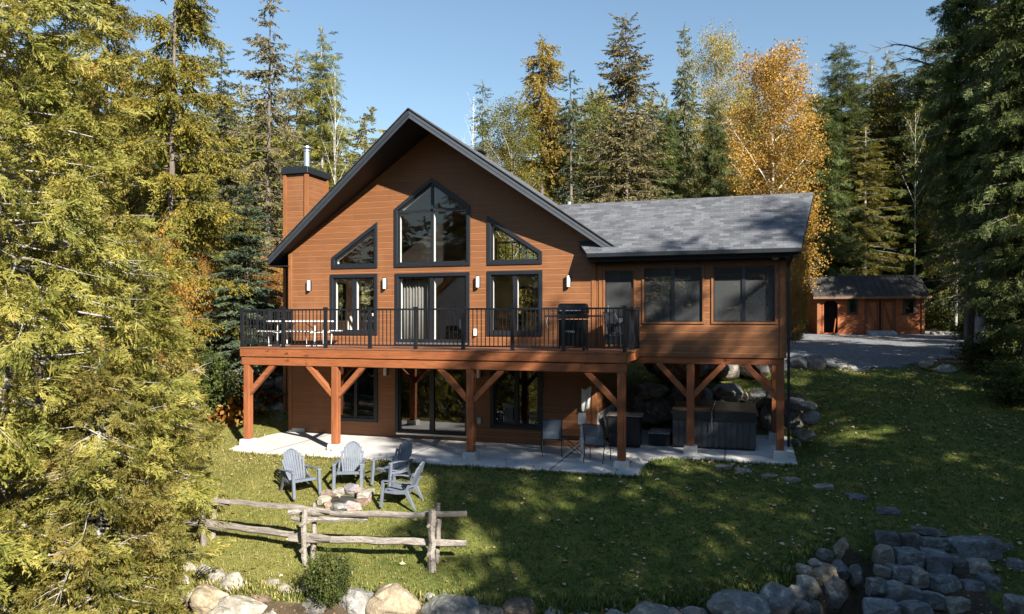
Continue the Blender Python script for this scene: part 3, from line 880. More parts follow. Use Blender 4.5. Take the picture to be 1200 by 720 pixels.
def screen_window(poly, y, name='screen_window', mull=True):
    w = MB().ring(poly, inset(poly, .055), y - .03, y + .09).build(name, TRIMW, house, bevel=.004)
    i = inset(poly, .051)
    MB().ring(i, inset(poly, .085), y + .012, y + .06).build('sash', BLACK, w)
    g = inset(poly, .08)
    MB().add([(p[0], y + .04, p[1]) for p in g], [(0, 1, 2, 3)]).build('screen', SCREEN, w, fix=False)
    if mull:
        x = (poly[0][0] + poly[1][0]) / 2
        MB().box((x - .045, y + .005, poly[0][1] + .06), (x + .045, y + .065, poly[2][1] - .06)).build('mullion', BLACK, w)
    return w
screen_window(pw['a'], WV); screen_window(pw['b'], WV)
dr = screen_window(pw['door'], WV, 'screen_door', False)
MB().box((9.93, WV + .0, 3.62), (10.64, WV + .055, 3.70)).build('door_rail', BLACK, dr)
MB().box((9.93, WV + .0, 2.86), (10.64, WV + .055, 3.10)).build('kick_panel', BLACK, dr)
MB().bar((9.99, WV - .03, 3.72), (9.99, WV - .03, 3.92), .03, .03).build('handle', STEEL, dr)
for po in sidew:
    w = MB()
    a, b = po, inset(po, .055)
    for i in range(4):
        j = (i + 1) % 4
        w.add([(PX1 + .03, *a[i]), (PX1 + .03, *a[j]), (PX1 + .03, *b[j]), (PX1 + .03, *b[i]), (PX1 - .06, *a[i]), (PX1 - .06, *a[j]), (PX1 - .06, *b[j]), (PX1 - .06, *b[i])],
              [(0, 1, 2, 3), (7, 6, 5, 4), (0, 4, 5, 1), (2, 6, 7, 3), (0, 3, 7, 4), (1, 5, 6, 2)])
    w = w.build('screen_window', TRIMW, house)
    MB().add([(PX1 - .03, *p) for p in inset(po, .05)], [(0, 1, 2, 3)]).build('screen', SCREEN, w, fix=False)
for po in backw:
    w = MB().ring(po, inset(po, .055), PY1 - .07, PY1 + .03).build('screen_window', TRIMW, house)
    MB().add([(p[0], PY1 - .02, p[1]) for p in inset(po, .05)], [(0, 1, 2, 3)]).build('screen', SCREEN, w, fix=False)
MB().box((PX0 + .06, WV - .026, PB), (PX0 + .16, WV + .0, 5.03)).build('corner_board', TRIMW, house, bevel=.004)
MB().box((PX1 - .13, WV - .03, PB - .0), (PX1 + .035, WV + .12, 5.03)).build('corner_board', TRIMW, house, bevel=.004)
MB().box((PX0 + .18, WV - .02, PB - .005), (PX1 - .14, WV - .002, PB + .03)).build('sill_board', TRIMW, house)

# porch roof, ridge parallel to the facade, right end running out to its own prow
RV, RZ2, EV = 4.48, 7.05, 2.02
def pslab(za, zb, g):
    mb = MB()
    sl = (RZ2 - 5.335) / (RV - EV)
    for s_ in (-1, 1):
        ye = RV + s_ * (RV - EV + g)
        ze = RZ2 - sl * (RV - EV + g)
        P = [(9.52 - g, ye, ze), (14.84 + g, ye, ze), (15.33 + g, RV, RZ2), (7.9, RV, RZ2)]
        if s_ > 0: P[0] = (9.64, ye, ze)
        top = [(a, b, c - za) for a, b, c in P]; bot = [(a, b, c - zb) for a, b, c in P]
        mb.add(top + bot, [(0, 1, 2, 3), (7, 6, 5, 4), (0, 4, 5, 1), (1, 5, 6, 2), (2, 6, 7, 3), (3, 7, 4, 0)])
    return mb
proof = pslab(-.01, .03, .03).build('porch_roof', SHY, house)
pslab(.034, .20, .0).build('soffit', SOFF, proof)
mb = MB().bar((9.50, EV - .075, 5.245), (14.86, EV - .075, 5.245), .12, .12)
mb.add([], [])
mb.build('gutter', BLACK, proof, bevel=.02)
mb = MB().tube([(14.66, EV - .06, 5.2), (14.66, EV + .1, 5.10), (14.60, WV - .06, 4.92), (14.60, WV - .06, 2.5), (14.60, WV - .06, .3)], .035, 8); mb.build('downspout', BLACK, proof)
MB().box((EX1 - .75, EV + .02, 5.10), (PX1 + .3, WV + .02, 5.125)).build('eave_soffit', SOFF, proof)
mb = MB()
sl = (RZ2 - 5.335) / (RV - EV)
for s_ in (-1, 1):
    a, b = Vector((14.85, RV + s_ * (RV - EV), 5.335 - .11)), Vector((15.34, RV, RZ2 - .11))
    mb.bar(a, b, .03, .16, (0, 0, 1))
mb.build('rake_board', BLACK, proof)

# porch posts and frame
def post(x, y, z0, z1, w=.19, name='post', par=None, pier=True, mat=TIMZ):
    o = MB().box((x - w / 2, y - w / 2, z0), (x + w / 2, y + w / 2, z1)).build(name, mat, par, bevel=.012)
    if pier:
        MB().prism([(x - .19, z0 - .35), (x + .19, z0 - .35), (x + .165, z0 + .004), (x - .165, z0 + .004)], y - .18, y + .18).build('concrete_pier', CONC, o, bevel=.012)
    return o
def brace(p, q, par, w=.14, up=(0, 1, 0)):
    return MB().bar(p, q, w, w, up).build('brace', TIMX, par, bevel=.01)
for lo_, hi_, m_ in (((PX0 + .05, WV + .02, 2.36), (PX1 - .02, WV + .20, 2.546), TIMX), ((PX0 + .05, 5.5, 2.36), (PX1 - .02, 5.68, 2.546), TIMX), ((PX1 - .2, WV + .21, 2.36), (PX1 - .02, 5.49, 2.546), TIMY), ((PX0 + .05, WV + .21, 2.36), (PX0 + .2, 5.49, 2.546), TIMY)):
    MB().box(lo_, hi_).build('porch_beam', m_, house, bevel=.01)
for x_ in (12.17, 14.40):
    post(x_, WV + .02, .2, 2.36, par=house)
    post(x_ + .0, 5.59, .2, 2.36, par=house)
for y_ in (WV + .03, 5.59):
    brace((12.17 - .06, y_, 1.52), (11.32, y_, 2.38), house); brace((12.17 + .06, y_, 1.52), (13.02, y_, 2.38), house); brace((14.40 - .06, y_, 1.52), (13.55, y_, 2.38), house)
for x_ in (12.17, 14.40): brace((x_, WV + .1, 1.55), (x_, WV + .95, 2.38), house, .12, (1, 0, 0))

# ------------------------------------------------------------------ deck
deck = empty('deck', (5.4, 1.3, 0), 0, 'raised reddish timber deck on four braced posts with black metal railing', 'deck')
DX0, DX1, DZ = -.06, 10.86, 2.76
mb = MB()
y_ = .03
while y_ < WV - .1:
    mb.box((DX0 - .03, y_, DZ - .036), (DX1 + .03, y_ + .138, DZ)); y_ += .146
mb.build('deck_boards', DECKM, deck)
MB().box((DX0, .045, 2.50), (DX1, .09, DZ - .04)).build('fascia_board', TIMX, deck, bevel=.006)
for x_ in (DX0, DX1 - .045): MB().box((x_, .10, 2.50), (x_ + .045, WV - .03, DZ - .04)).build('fascia_board', TIMY, deck, bevel=.006)
mb = MB()
for x_ in np.arange(.3, 10.7, .405): mb.box((x_ - .02, .10, 2.50), (x_ + .02, WV - .03, DZ - .04))
mb.build('joists', TIMY, deck)
MB().box((DX0 + .03, .075, 2.26), (DX1 - .03, .265, 2.475)).build('beam', TIMX, deck, bevel=.012)
pxs = (.13, 2.95, 6.87, 10.72)
for x_ in pxs: post(x_, .17, .16, 2.262, .19, par=deck)
for x_, sides in zip(pxs, ((1,), (-1, 1), (-1, 1), (-1,))):
    for s_ in sides: brace((x_ + s_ * .05, .17, 1.46), (x_ + s_ * .86, .17, 2.285), deck, .14)

def rail_post(x, y):
    MB().box((x - .04, y - .04, DZ), (x + .04, y + .04, DZ + 1.08)).box((x - .05, y - .05, DZ + 1.08), (x + .05, y + .05, DZ + 1.11)).box((x - .06, y - .06, DZ), (x + .06, y + .06, DZ + .012)).build('railing_post', RAILM, deck)
def panel(a, b):
    a, b = Vector(a), Vector(b)
    mb = MB()
    d = (b - a); L = d.length; d.normalize()
    a = a + d * .041; b = b - d * .041
    up = Vector((0, 0, 1))
    for z, h in ((DZ + 1.045, .045), (DZ + .095, .035)):
        mb.bar(a + up * z, b + up * z, .045, h)
    n = int(round((L - .08) / .112))
    for k in range(1, n):
        p_ = a + (b - a) * (k / n)
        mb.box((p_.x - .0095, p_.y - .0095, DZ + .105), (p_.x + .0095, p_.y + .0095, DZ + 1.03))
    mb.build('railing_panel', RAILM, deck)
rx = [-.02, 1.33, 2.67, 4.02, 5.35, 6.68, 8.0, 9.31, 10.80]
for x_ in rx: rail_post(x_, .10)
for a_, b_ in zip(rx[:-1], rx[1:]): panel((a_, .10, 0), (b_, .10, 0))
for x_ in (-.02, 10.80):
    ys = [.10, 1.32, 2.46]
    for y_ in ys[1:]: rail_post(x_, y_)
    for a_, b_ in zip(ys[:-1], ys[1:]): panel((x_, a_, 0), (x_, b_, 0))
# ------------------------------------------------------------------ lamps on the facade
def wall_lamp(x, z, y, label):
    r = empty('wall_lamp', (x, y, z), 0, label, 'lamp', 'wall lamps on the facade')
    MB().box((-.06, -.022, -.15), (.06, 0, .15)).build('back_plate', BLACK, r, local=True, bevel=.004)
    MB().lathe(0, -.085, [(.052, -.155), (.052, .155)], 14).build('lamp_shade', WHITE, r, local=True)
    MB().lathe(0, -.085, [(.054, .156), (.054, .172), (.02, .176)], 14).build('lamp_cap', BLACK, r, local=True)
    return r
wall_lamp(.60, 4.60, WV, 'small steel wall lamp near the upper left corner of the facade')
wall_lamp(3.22, 4.62, WV, 'small steel wall lamp between the upper left window and the deck doors')
wall_lamp(6.20, 4.62, WV, 'small steel wall lamp between the deck doors and the upper right window')
wall_lamp(8.88, 4.60, WV, 'small steel wall lamp above the barbecue grill')
wall_lamp(3.25, 2.01, WV, 'small steel wall lamp left of the lower glass doors under the deck')
wall_lamp(6.24, 2.01, WV, 'small steel wall lamp right of the lower glass doors under the deck')
r = empty('floodlight', (14.28, WV - .02, 5.18), 0, 'round white floodlight under the right end of the porch eave', 'floodlight')
MB().lathe(0, 0, [(.05, -.04), (.05, .04)], 10).build('bracket', BLACK, r, local=True)
MB().tube([(0, -.05, 0), (.0, -.11, -.01), (0, -.19, -.03)], [.05, .09, .105], 16).build('lamp_head', WHITE, r, local=True)
r = empty('outlet_box', (6.12, WV, 3.18), 0, 'white outlet box low on the wall right of the deck doors', 'outlet')
MB().box((-.06, -.06, -.09), (.06, 0, .09)).build('cover', WHITE, r, local=True, bevel=.012)
MB().box((-.045, -.075, -.11), (.045, -.02, -.088)).build('lid', WHITE, r, local=True)
r = empty('outlet_box', (6.24, WV, .62), 0, 'grey outlet box low on the wall under the deck beside the third post', 'outlet')
MB().box((-.06, -.06, -.09), (.06, 0, .09)).build('cover', GREYMET, r, local=True, bevel=.012)
MB().box((-.045, -.075, -.11), (.045, -.02, -.088)).build('lid', GREYMET, r, local=True)
r = empty('wall_fixture', (XL - .09, WV + .2, 3.86), 0, 'white fixture on the left corner of the chalet above the railing', 'fixture')
MB().lathe(0, 0, [(.05, -.16), (.075, -.05), (.075, .08), (.03, .16)], 12).build('body', WHITE, r, local=True)
MB().box((-.02, -.02, -.02), (.1, .02, .02)).build('arm', BLACK, r, local=True)

# ------------------------------------------------------------------ white picnic table on the deck
pt = empty('picnic_table', (1.05, 1.35, DZ), R(1), 'long white folding picnic table with benches at the left end of the deck', 'picnic table')
def slab(mb, x0, x1, y0, y1, z0, z1): return mb.box((x0, y0, z0), (x1, y1, z1))
slab(MB(), -.92, .92, -.36, .36, .70, .745).build('table_top', WHITE, pt, local=True, bevel=.015)
for s_ in (-1, 1):
    slab(MB(), -.92, .92, s_ * .72 - .13, s_ * .72 + .13, .42, .455).build('bench', WHITE, pt, local=True, bevel=.012)
    MB().tube([(s_ * .62, -.72, .42), (s_ * .62, -.66, .03), (s_ * .62, -.3, .02), (s_ * .62, .3, .02), (s_ * .62, .66, .03), (s_ * .62, .72, .42)], .02, 8).build('bench_leg', WHITE, pt, local=True)
    MB().tube([(s_ * .62, -.25, .02), (s_ * .62, -.22, .70)], .02, 8).tube([(s_ * .62, .25, .02), (s_ * .62, .22, .70)], .02, 8).tube([(s_ * .62, -.6, .40), (s_ * .62, .6, .40)], .016, 8).build('table_leg', WHITE, pt, local=True)
MB().tube([(-.60, 0, .40), (-.15, 0, .69)], .012, 6).tube([(.60, 0, .40), (.15, 0, .69)], .012, 6).build('brace', BLACK, pt, local=True)

# ------------------------------------------------------------------ barbecue grill
gr = empty('barbecue_grill', (9.37, .92, DZ), R(-2), 'black gas barbecue grill with side shelves standing on the deck', 'barbecue grill')
MB().box((-.33, -.25, .10), (.33, .25, .78)).build('cart', GRILLB, gr, local=True, bevel=.012)
MB().box((-.315, -.268, .14), (-.004, -.251, .70)).box((.004, -.268, .14), (.315, -.251, .70)).build('cart_door', GRILLB, gr, local=True, bevel=.006)
MB().prism([(-.27, .80), (.27, .80), (.27, .92), (-.27, .92)], -.34, .34, 'x').build('firebox', GRILLB, gr, local=True, bevel=.02)
mb = MB().prism([(-.29, .925), (-.29, 1.03), (-.235, 1.125), (-.12, 1.185), (.10, 1.185), (.24, 1.11), (.29, .99), (.29, .925)], -.345, .345, 'x')
lid = mb.build('lid', GRILLB, gr, local=True, bevel=.015)
MB().tube([(-.26, -.30, 1.0), (-.26, -.345, 1.0), (.26, -.345, 1.0), (.26, -.30, 1.0)], .014, 8).build('handle', STEEL, lid, local=True)
MB().box((-.33, -.30, .80), (.33, -.275, .90)).build('control_panel', BLACK, gr, local=True, bevel=.005)
for x_ in (-.2, 0, .2):
    MB().tube([(x_, -.302, .85), (x_, -.34, .85)], .026, 12).build('knob', GRILLB, gr, local=True)
for s_ in (-1, 1):
    MB().box((min(s_ * .35, s_ * .70), -.24, .845), (max(s_ * .35, s_ * .70), .24, .885)).build('side_shelf', BLACK, gr, local=True, bevel=.008)
    MB().tube([(s_ * .32 - .02, -.18, .07), (s_ * .32 + .02, -.18, .07)], .07 if s_ > 0 else .035, 16).build('wheel', BLACK, gr, local=True)
    MB().tube([(s_ * .32 - .02, .18, .07), (s_ * .32 + .02, .18, .07)], .07 if s_ > 0 else .035, 16).build('wheel', BLACK, gr, local=True)
MB().tube([(-.62, -.22, .84), (-.64, -.24, .7), (-.60, -.24, .55)], .009, 6).build('tool', STEEL, gr, local=True)
tc = bpy.data.curves.new('badge_lettering', 'FONT'); tc.body = 'WEBER'; tc.size = .082; tc.align_x = 'CENTER'; tc.extrude = .003
to = bpy.data.objects.new('badge_curve', tc); COL.objects.link(to)
bpy.context.view_layer.update()
bme = bpy.data.meshes.new_from_object(to.evaluated_get(bpy.context.evaluated_depsgraph_get())); bpy.data.objects.remove(to)
bme.materials.clear(); bme.materials.append(WHITE)
to = bpy.data.objects.new('badge', bme); COL.objects.link(to); to.parent = gr; to.location = (-.02, -.2705, .45); to.rotation_euler = (R(90), 0, 0)

# ------------------------------------------------------------------ sling chairs on patio and deck
def sling_chair(name, loc, rz, label, group, fab=None):
    fab = fab or SLING
    r = empty(name, loc, rz, label, 'chair', group)
    for s_ in (-1, 1):
        MB().tube([(s_ * .27, -.25, 0), (s_ * .27, -.25, .62), (s_ * .27, -.22, .65), (s_ * .27, .18, .66)], .013, 8).build('leg', BLACK, r, local=True)
        MB().tube([(s_ * .25, .32, 0), (s_ * .25, .18, .42), (s_ * .25, .22, .66), (s_ * .25, .36, .96)], .013, 8).build('leg', BLACK, r, local=True)
    mb = MB().tube([(-.25, -.24, .42), (.25, -.24, .42)], .012, 8).tube([(-.25, .19, .40), (.25, .19, .40)], .012, 8).tube([(-.25, .36, .96), (.25, .36, .96)], .013, 8).tube([(-.25, -.24, .42), (-.25, .19, .40)], .012, 8).tube([(.25, -.24, .42), (.25, .19, .40)], .012, 8)
    mb.build('frame', BLACK, r, local=True)
    MB().prism([(-.245, .425), (0, .405), (.18, .405), (.18, .413), (0, .413), (-.245, .433)], -.24, .24, 'x').build('seat', fab, r, local=True)
    MB().prism([(.19, .44), (.215, .64), (.355, .945), (.363, .941), (.223, .637), (.198, .44)], -.24, .24, 'x').build('backrest', fab, r, local=True)
    return r
c1 = onv(643, 526, 1.0)
sling_chair('patio_chair', (8.72, 1.25, 0), R(196), 'dark sling patio chair under the deck nearest the lower right window', 'sling chairs on the patio')
sling_chair('patio_chair', (10.02, .72, 0), R(172), 'dark sling patio chair just left of the right deck post', 'sling chairs on the patio')
sling_chair('deck_chair', (10.42, 1.75, DZ), R(60), 'dark chair on the deck in front of the screen door', None, SLINGD)
tb = empty('side_table', (9.34, 1.12, 0), R(8), 'small dark side table with crossed legs between two patio chairs', 'table')
MB().box((-.33, -.27, .47), (.33, .27, .50)).build('table_top', BLACK, tb, local=True, bevel=.008)
for s_ in (-1, 1):
    MB().tube([(-.28, s_ * .22, .01), (.28, s_ * .22, .47)], .012, 6).build('leg', STEEL, tb, local=True)
    MB().tube([(.28, s_ * .22, .01), (-.28, s_ * .22, .47)], .012, 6).build('leg', BLACK, tb, local=True)
pe = onv(689, 531, 1.1)
r = empty('power_pedestal', (9.66, .62, 0), 0, 'grey metal box on a thin post at the edge of the patio beside a chair', 'power box')
MB().box((-.035, -.03, 0), (.035, .03, .95)).build('post', GREYMET, r, local=True)
MB().box((-.09, -.08, .92), (.09, .05, 1.2)).build('box', GREYMET, r, local=True, bevel=.01)
MB().box((-.05, -.06, .45), (.05, -.02, .60)).build('outlet', GREYMET, r, local=True)
# cloth hanging near the lower right corner of the wall
vs, fs = [], []
for j in range(12):
    for i in range(9):
        s_, q = i / 8, j / 11
        vs.append((-.14 + .28 * s_ * (1 - .25 * q), -.05 - .05 * math.sin(s_ * 9 + q) * (.3 + q), -.62 * q - .05 * math.sin(s_ * 5)))
for j in range(11):
    for i in range(8):
        a = j * 9 + i; fs.append((a, a + 1, a + 10, a + 9))
o = MB().add(vs, fs).build('hanging_cloth', WHITE, None, smooth=True, fix=False); o.location = (9.40, WV - .04, 1.66)
o.modifiers.new('thickness', 'SOLIDIFY').thickness = .006
tag(o, 'pale cloth hanging on the brown wall beside the right deck post', 'cloth')
cb = empty('storage_cabinet', (10.35, 3.15, 0), R(2), 'dark cabinet with a pale top standing behind the right deck post', 'cabinet')
MB().box((-.44, -.3, .03), (.44, .3, .86)).build('body', DARKIN, cb, local=True, bevel=.01)
MB().box((-.5, -.36, .861), (.5, .36, .90)).build('cabinet_top', m_plain('pale_top', (.22, .20, .17), .6), cb, local=True, bevel=.008)
for s_ in (-1, 1): MB().box((s_ * .22 - .2, -.318, .08), (s_ * .22 + .2, -.302, .82)).build('cabinet_door', DARKIN, cb, local=True)

# ------------------------------------------------------------------ furniture seen through the glass
def side_chair(name, loc, rz, label, mat, group=None):
    r = empty(name, loc, rz, label, 'chair', group)
    MB().box((-.22, -.22, .43), (.22, .22, .47)).build('seat', mat, r, local=True, bevel=.008)
    mb = MB()
    for k in range(5): mb.box((-.19 + k * .088, .19, .47), (-.155 + k * .088, .215, .92))
    mb.box((-.23, .185, .90), (.23, .222, 1.0))
    mb.build('backrest', mat, r, local=True)
    for a in (-1, 1):
        for b in (-1, 1): MB().box((a * .19 - .02, b * .19 - .02, 0), (a * .19 + .02, b * .19 + .02, .43)).build('leg', mat, r, local=True)
    return r
dt = empty('dining_table', (7.0, 5.0, 2.75), 0, 'brown dining table seen through the upper right window', 'dining table')
MB().box((-.9, -.5, .72), (.9, .5, .76)).build('table_top', INWOOD, dt, local=True, bevel=.01)
for a in (-1, 1):
    for b in (-1, 1): MB().box((a * .8 - .04, b * .4 - .04, 0), (a * .8 + .04, b * .4 + .04, .72)).build('leg', INWOOD, dt, local=True)
side_chair('dining_chair', (6.55, 4.25, 2.75), R(180), 'brown slatted chair at the near left of the dining table indoors', INWOOD)
side_chair('dining_chair', (7.45, 4.25, 2.75), R(176), 'brown slatted chair at the near right of the dining table indoors', INWOOD)
side_chair('white_chair', (1.75, 4.2, 2.75), R(30), 'white slatted chair seen through the upper left window', WHITE)
ac = empty('armchair', (5.25, 3.7, 2.75), R(-25), 'dark armchair with a pale cushion behind the right deck door pane', 'armchair')
MB().box((-.36, -.36, .12), (.36, .34, .42)).build('seat', DARKIN, ac, local=True, bevel=.05)
MB().prism([(.20, .40), (.36, .40), (.50, .98), (.38, 1.0)], -.34, .34, 'x').build('backrest', DARKIN, ac, local=True, bevel=.05)
for a in (-1, 1): MB().box((min(a * .34, a * .46), -.36, .1), (max(a * .34, a * .46), .36, .60)).build('armrest', DARKIN, ac, local=True, bevel=.05)
MB().box((-.22, .02, .45), (.22, .16, .78)).build('cushion', WHITE, ac, local=True, bevel=.05)
side_chair('basement_chair', (6.95, 3.5, .03), R(150), 'pale slatted chair seen through the lower right window', WHITE)

# ------------------------------------------------------------------ hot tub
ht = empty('hot_tub', (12.72, 4.42, 0), R(1), 'square grey hot tub with a folding brown cover under the porch', 'hot tub')
mb = MB()
S_ = 1.10
mb.box((-S_ + .03, -S_ + .03, 0), (S_ - .03, S_ - .03, .10))
mb.build('base', DARKIN, ht, local=True)
mb = MB()
for k in range(14):
    x0 = -S_ + .02 + k * (2 * S_ - .04) / 14; x1 = x0 + (2 * S_ - .04) / 14 - .012
    for s_ in (-1, 1):
        mb.box((x0, min(s_ * (S_ - .03), s_ * S_), .06), (x1, max(s_ * (S_ - .03), s_ * S_), .86)); mb.box((min(s_ * (S_ - .03), s_ * S_), x0, .061), (max(s_ * (S_ - .03), s_ * S_), x1, .859))
mb.box((-S_ + .04, -S_ + .04, .1), (S_ - .04, S_ - .04, .85))
mb.build('side_panels', TUBP, ht, local=True)
MB().box((-S_ - .02, -S_ - .02, .86), (S_ + .02, S_ + .02, .93)).build('tub_rim', BLACK, ht, local=True, bevel=.02)
for s_ in (-1, 1):
    mb = MB().prism([(s_ * (S_ + .05), .935), (s_ * .01, .935), (s_ * .01, 1.09), (s_ * (S_ + .05), 1.035)], -S_ - .05, S_ + .05, 'y')
    mb.build('cover_half', TUBC, ht, local=True, bevel=.025)
mb = MB()
for s_ in (-1, 1): mb.box((s_ * .56 - .53, -S_ - .062, .80), (s_ * .56 + .53, -S_ - .052, 1.03))
mb.build('cover_skirt', BLACK, ht, local=True)
MB().tube([(-.05, -S_ - .1, .55), (-.05, -S_ - .1, 1.02), (.0, -.9, 1.14), (.02, .3, 1.16), (.02, S_ + .12, .8)], .016, 8).tube([(.55, S_ + .1, .5), (.7, S_ + .1, 1.15), (1.05, .6, 1.12)], .016, 8).build('cover_lifter', STEEL, ht, local=True)
st = empty('tub_step', (11.28, 3.75, 0), R(0), 'dark step with a pale tread at the left side of the hot tub', 'step')
MB().box((-.30, -.4, 0), (.28, .4, .34)).build('step_body', DARKIN, st, local=True)
MB().box((-.33, -.43, .341), (.29, .43, .385)).build('tread', m_plain('tread_grey', (.17, .18, .19), .6), st, local=True, bevel=.01)

# ------------------------------------------------------------------ moulded garden chairs round the fire ring
def garden_chair():
    r = empty('garden_chair', (0, 0, 0), 0, '', 'garden chair', 'moulded chairs round the fire ring')
    # faces -y
    mb = MB()
    n = 13
    prof = [(-.27, .385), (-.22, .40), (-.05, .37), (.12, .335), (.22, .325)]
    for k in range(n):
        x0 = -.245 + k * .49 / n + .004; x1 = -.245 + (k + 1) * .49 / n - .004
        P = [(y, z) for y, z in prof] + [(y, z - .022) for y, z in reversed(prof)]
        mb.prism(P, x0, x1, 'x')
    mb.box((-.25, -.285, .34), (.25, -.262, .392)); mb.box((-.25, -.06, .31), (.25, -.03, .345))
    mb.build('seat', PLASTIC, r, local=True)
    mb = MB()
    n = 9
    for k in range(n):
        c = (k + .5) / n * 2 - 1
        xb, xt = c * .20, c * .285
        h = .66 * math.sqrt(max(0, 1 - (c * .80) ** 2)) + .02
        w0, w1 = .40 / n - .006, .57 / n - .008
        d0 = .05 * c * c
        y0, z0 = .20 - d0, .32
        y1, z1 = .20 + .42 * h - d0 * 1.3, .32 + h
        mb.add([(xb - w0 / 2, y0, z0), (xb + w0 / 2, y0, z0), (xt + w1 / 2, y1, z1 - .02 * abs(c)), (xt - w1 / 2, y1, z1 - .02 * abs(c)),
                (xb - w0 / 2, y0 + .02, z0 - .006), (xb + w0 / 2, y0 + .02, z0 - .006), (xt + w1 / 2, y1 + .02, z1 - .006 - .02 * abs(c)), (xt - w1 / 2, y1 + .02, z1 - .006 - .02 * abs(c))],
               [(0, 1, 2, 3), (7, 6, 5, 4), (0, 4, 5, 1), (1, 5, 6, 2), (2, 6, 7, 3), (3, 7, 4, 0)])
    top = [(math.sin(a) * .29, .20 + .42 * (.66 * math.cos(a) + .0) - .03, .32 + .67 * math.cos(a)) for a in np.linspace(-.95, .95, 15)]
    mb.tube([(p[0], p[1] + .03, p[2]) for p in top], .017, 6)
    mb.tube([(-.20, .25, .45), (0, .30, .45), (.20, .25, .45)], .016, 6)
    mb.build('backrest', PLASTIC, r, local=True)
    for s_ in (-1, 1):
        mb = MB().prism([(-.36, .545), (-.33, .585), (-.1, .60), (.2, .585), (.36, .60), (.36, .575), (.2, .56), (-.1, .575), (-.3, .56)], s_ * .31 - .045, s_ * .31 + .045, 'x')
        mb.build('armrest', PLASTIC, r, local=True, bevel=.008)
        mb = MB().prism([(-.37, 0), (-.31, 0), (-.285, .38), (-.28, .57), (-.345, .57), (-.345, .36)], s_ * .31 - .035, s_ * .31 + .035, 'x')
        mb.build('leg', PLASTIC, r, local=True, bevel=.008)
        mb = MB().prism([(.42, 0), (.47, 0), (.26, .40), (.34, .60), (.29, .60), (.20, .42), (.0, .36), (-.28, .36), (-.28, .31), (.0, .30), (.2, .32)], s_ * .285 - .02, s_ * .285 + .02, 'x')
        mb.build('leg', PLASTIC, r, local=True, bevel=.006)
    return r
chair0 = garden_chair()
specs = [((352, 583), 16.5, R(42), 'grey blue garden chair leftmost of the four round the fire ring, facing right'),
         ((410, 569), 16.9, R(4), 'grey blue garden chair facing the lake behind the fire ring'),
         ((459, 566), 16.9, R(-40), 'grey blue garden chair in shade turned left behind the rightmost chair'),
         ((470, 590), 16.05, R(-104), 'grey blue garden chair seen from its side at the right of the fire ring')]
for i, (p_, Z_, a_, lab) in enumerate(specs):
    o = chair0 if i == 0 else copy_tree(chair0)
    x_, y_, _ = at(*p_, Z_)
    o.location = (x_, y_, gz(x_, y_) - .01); o.rotation_euler = (R(-2), 0, TH + a_); o['label'] = lab

# ------------------------------------------------------------------ split rail fence
def rough_bar(mb, p, q, w, h, seed, n=9):
    rr = random.Random(seed)
    p, q = Vector(p), Vector(q)
    d = (q - p).normalized()
    up = Vector((0, 0, 1)) if abs(d.z) < .8 else Vector((0, 1, 0))
    x = d.cross(up).normalized(); y = x.cross(d)
    k = 7
    prof = [(math.cos(a) * (.5 + rr.uniform(-.12, .1)), math.sin(a) * (.5 + rr.uniform(-.14, .1))) for a in [2 * math.pi * i / k + rr.uniform(-.2, .2) for i in range(k)]]
    vs, fs = [], []
    for i in range(n + 1):
        t_ = i / n
        c = p.lerp(q, t_) + x * rr.uniform(-.02, .02) + y * (rr.uniform(-.012, .012) + .018 * math.sin(t_ * 3.1 + seed))
        sc = rr.uniform(.85, 1.1) * (.8 if i in (0, n) else 1)
        for a, b in prof:
            vs.append(c + x * a * w * sc * rr.uniform(.92, 1.08) + y * b * h * sc * rr.uniform(.92, 1.08))
    for i in range(n):
        for j in range(k):
            j2 = (j + 1) % k
            fs.append((i * k + j, i * k + j2, (i + 1) * k + j2, (i + 1) * k + j))
    fs += [tuple(reversed(range(k))), tuple(n * k + j for j in range(k))]
    mb.add(vs, fs)
    return mb
fence = empty('split_rail_fence', (5.5, -5.0, gz(5.5, -5.0)), 0, 'weathered grey split rail fence with paired posts across the lawn edge', 'fence')
stations = [at(505, 671, 13.6), at(357, 662, 13.9), at(237, 643, 14.5)]
s3 = Vector(stations[0]); s2 = Vector(stations[1]); s1 = Vector(stations[2])
dirL = (s1 - s2); dirL.z = 0
far = [s1 + dirL.normalized() * 2.9 + Vector((0, -.15, 0)), s1 + dirL.normalized() * 5.9 + Vector((0, -.4, 0))]
sta = [s3, s2, s1] + far
sta = [Vector((q.x, q.y, gz(q.x, q.y))) for q in sta]
hts = [1.16, 1.08, .92, .95, .95]
fd = Vector((-math.sin(TH), math.cos(TH), 0))
for i, q in enumerate(sta):
    a = q + Vector((0, 0, -.3)); w_ = .15 if i == 0 else .125
    rough_bar(MB(), a, q + Vector((.01, 0, hts[i])), w_ * 1.05, w_ * .85, 31 + i).build('fence_post', FENCEW, fence)
    b = a + fd * .30 + Vector((.10, 0, 0))
    rough_bar(MB(), b, b + Vector((.01, .02, hts[i] + .34)), .12, .11, 41 + i).build('fence_post', FENCEW, fence)
    for z_ in (.36, .80):
        rough_bar(MB(), q + fd * -.12 + Vector((-.06, 0, z_ * hts[i] - .07)), q + fd * .48 + Vector((.12, 0, z_ * hts[i] - .03)), .085, .085, 51 + i + int(z_ * 10), 4).build('rail_block', FENCEW, fence)
mid = fd * .17 + Vector((.05, 0, 0))
xr = Vector((math.cos(TH), math.sin(TH), 0))
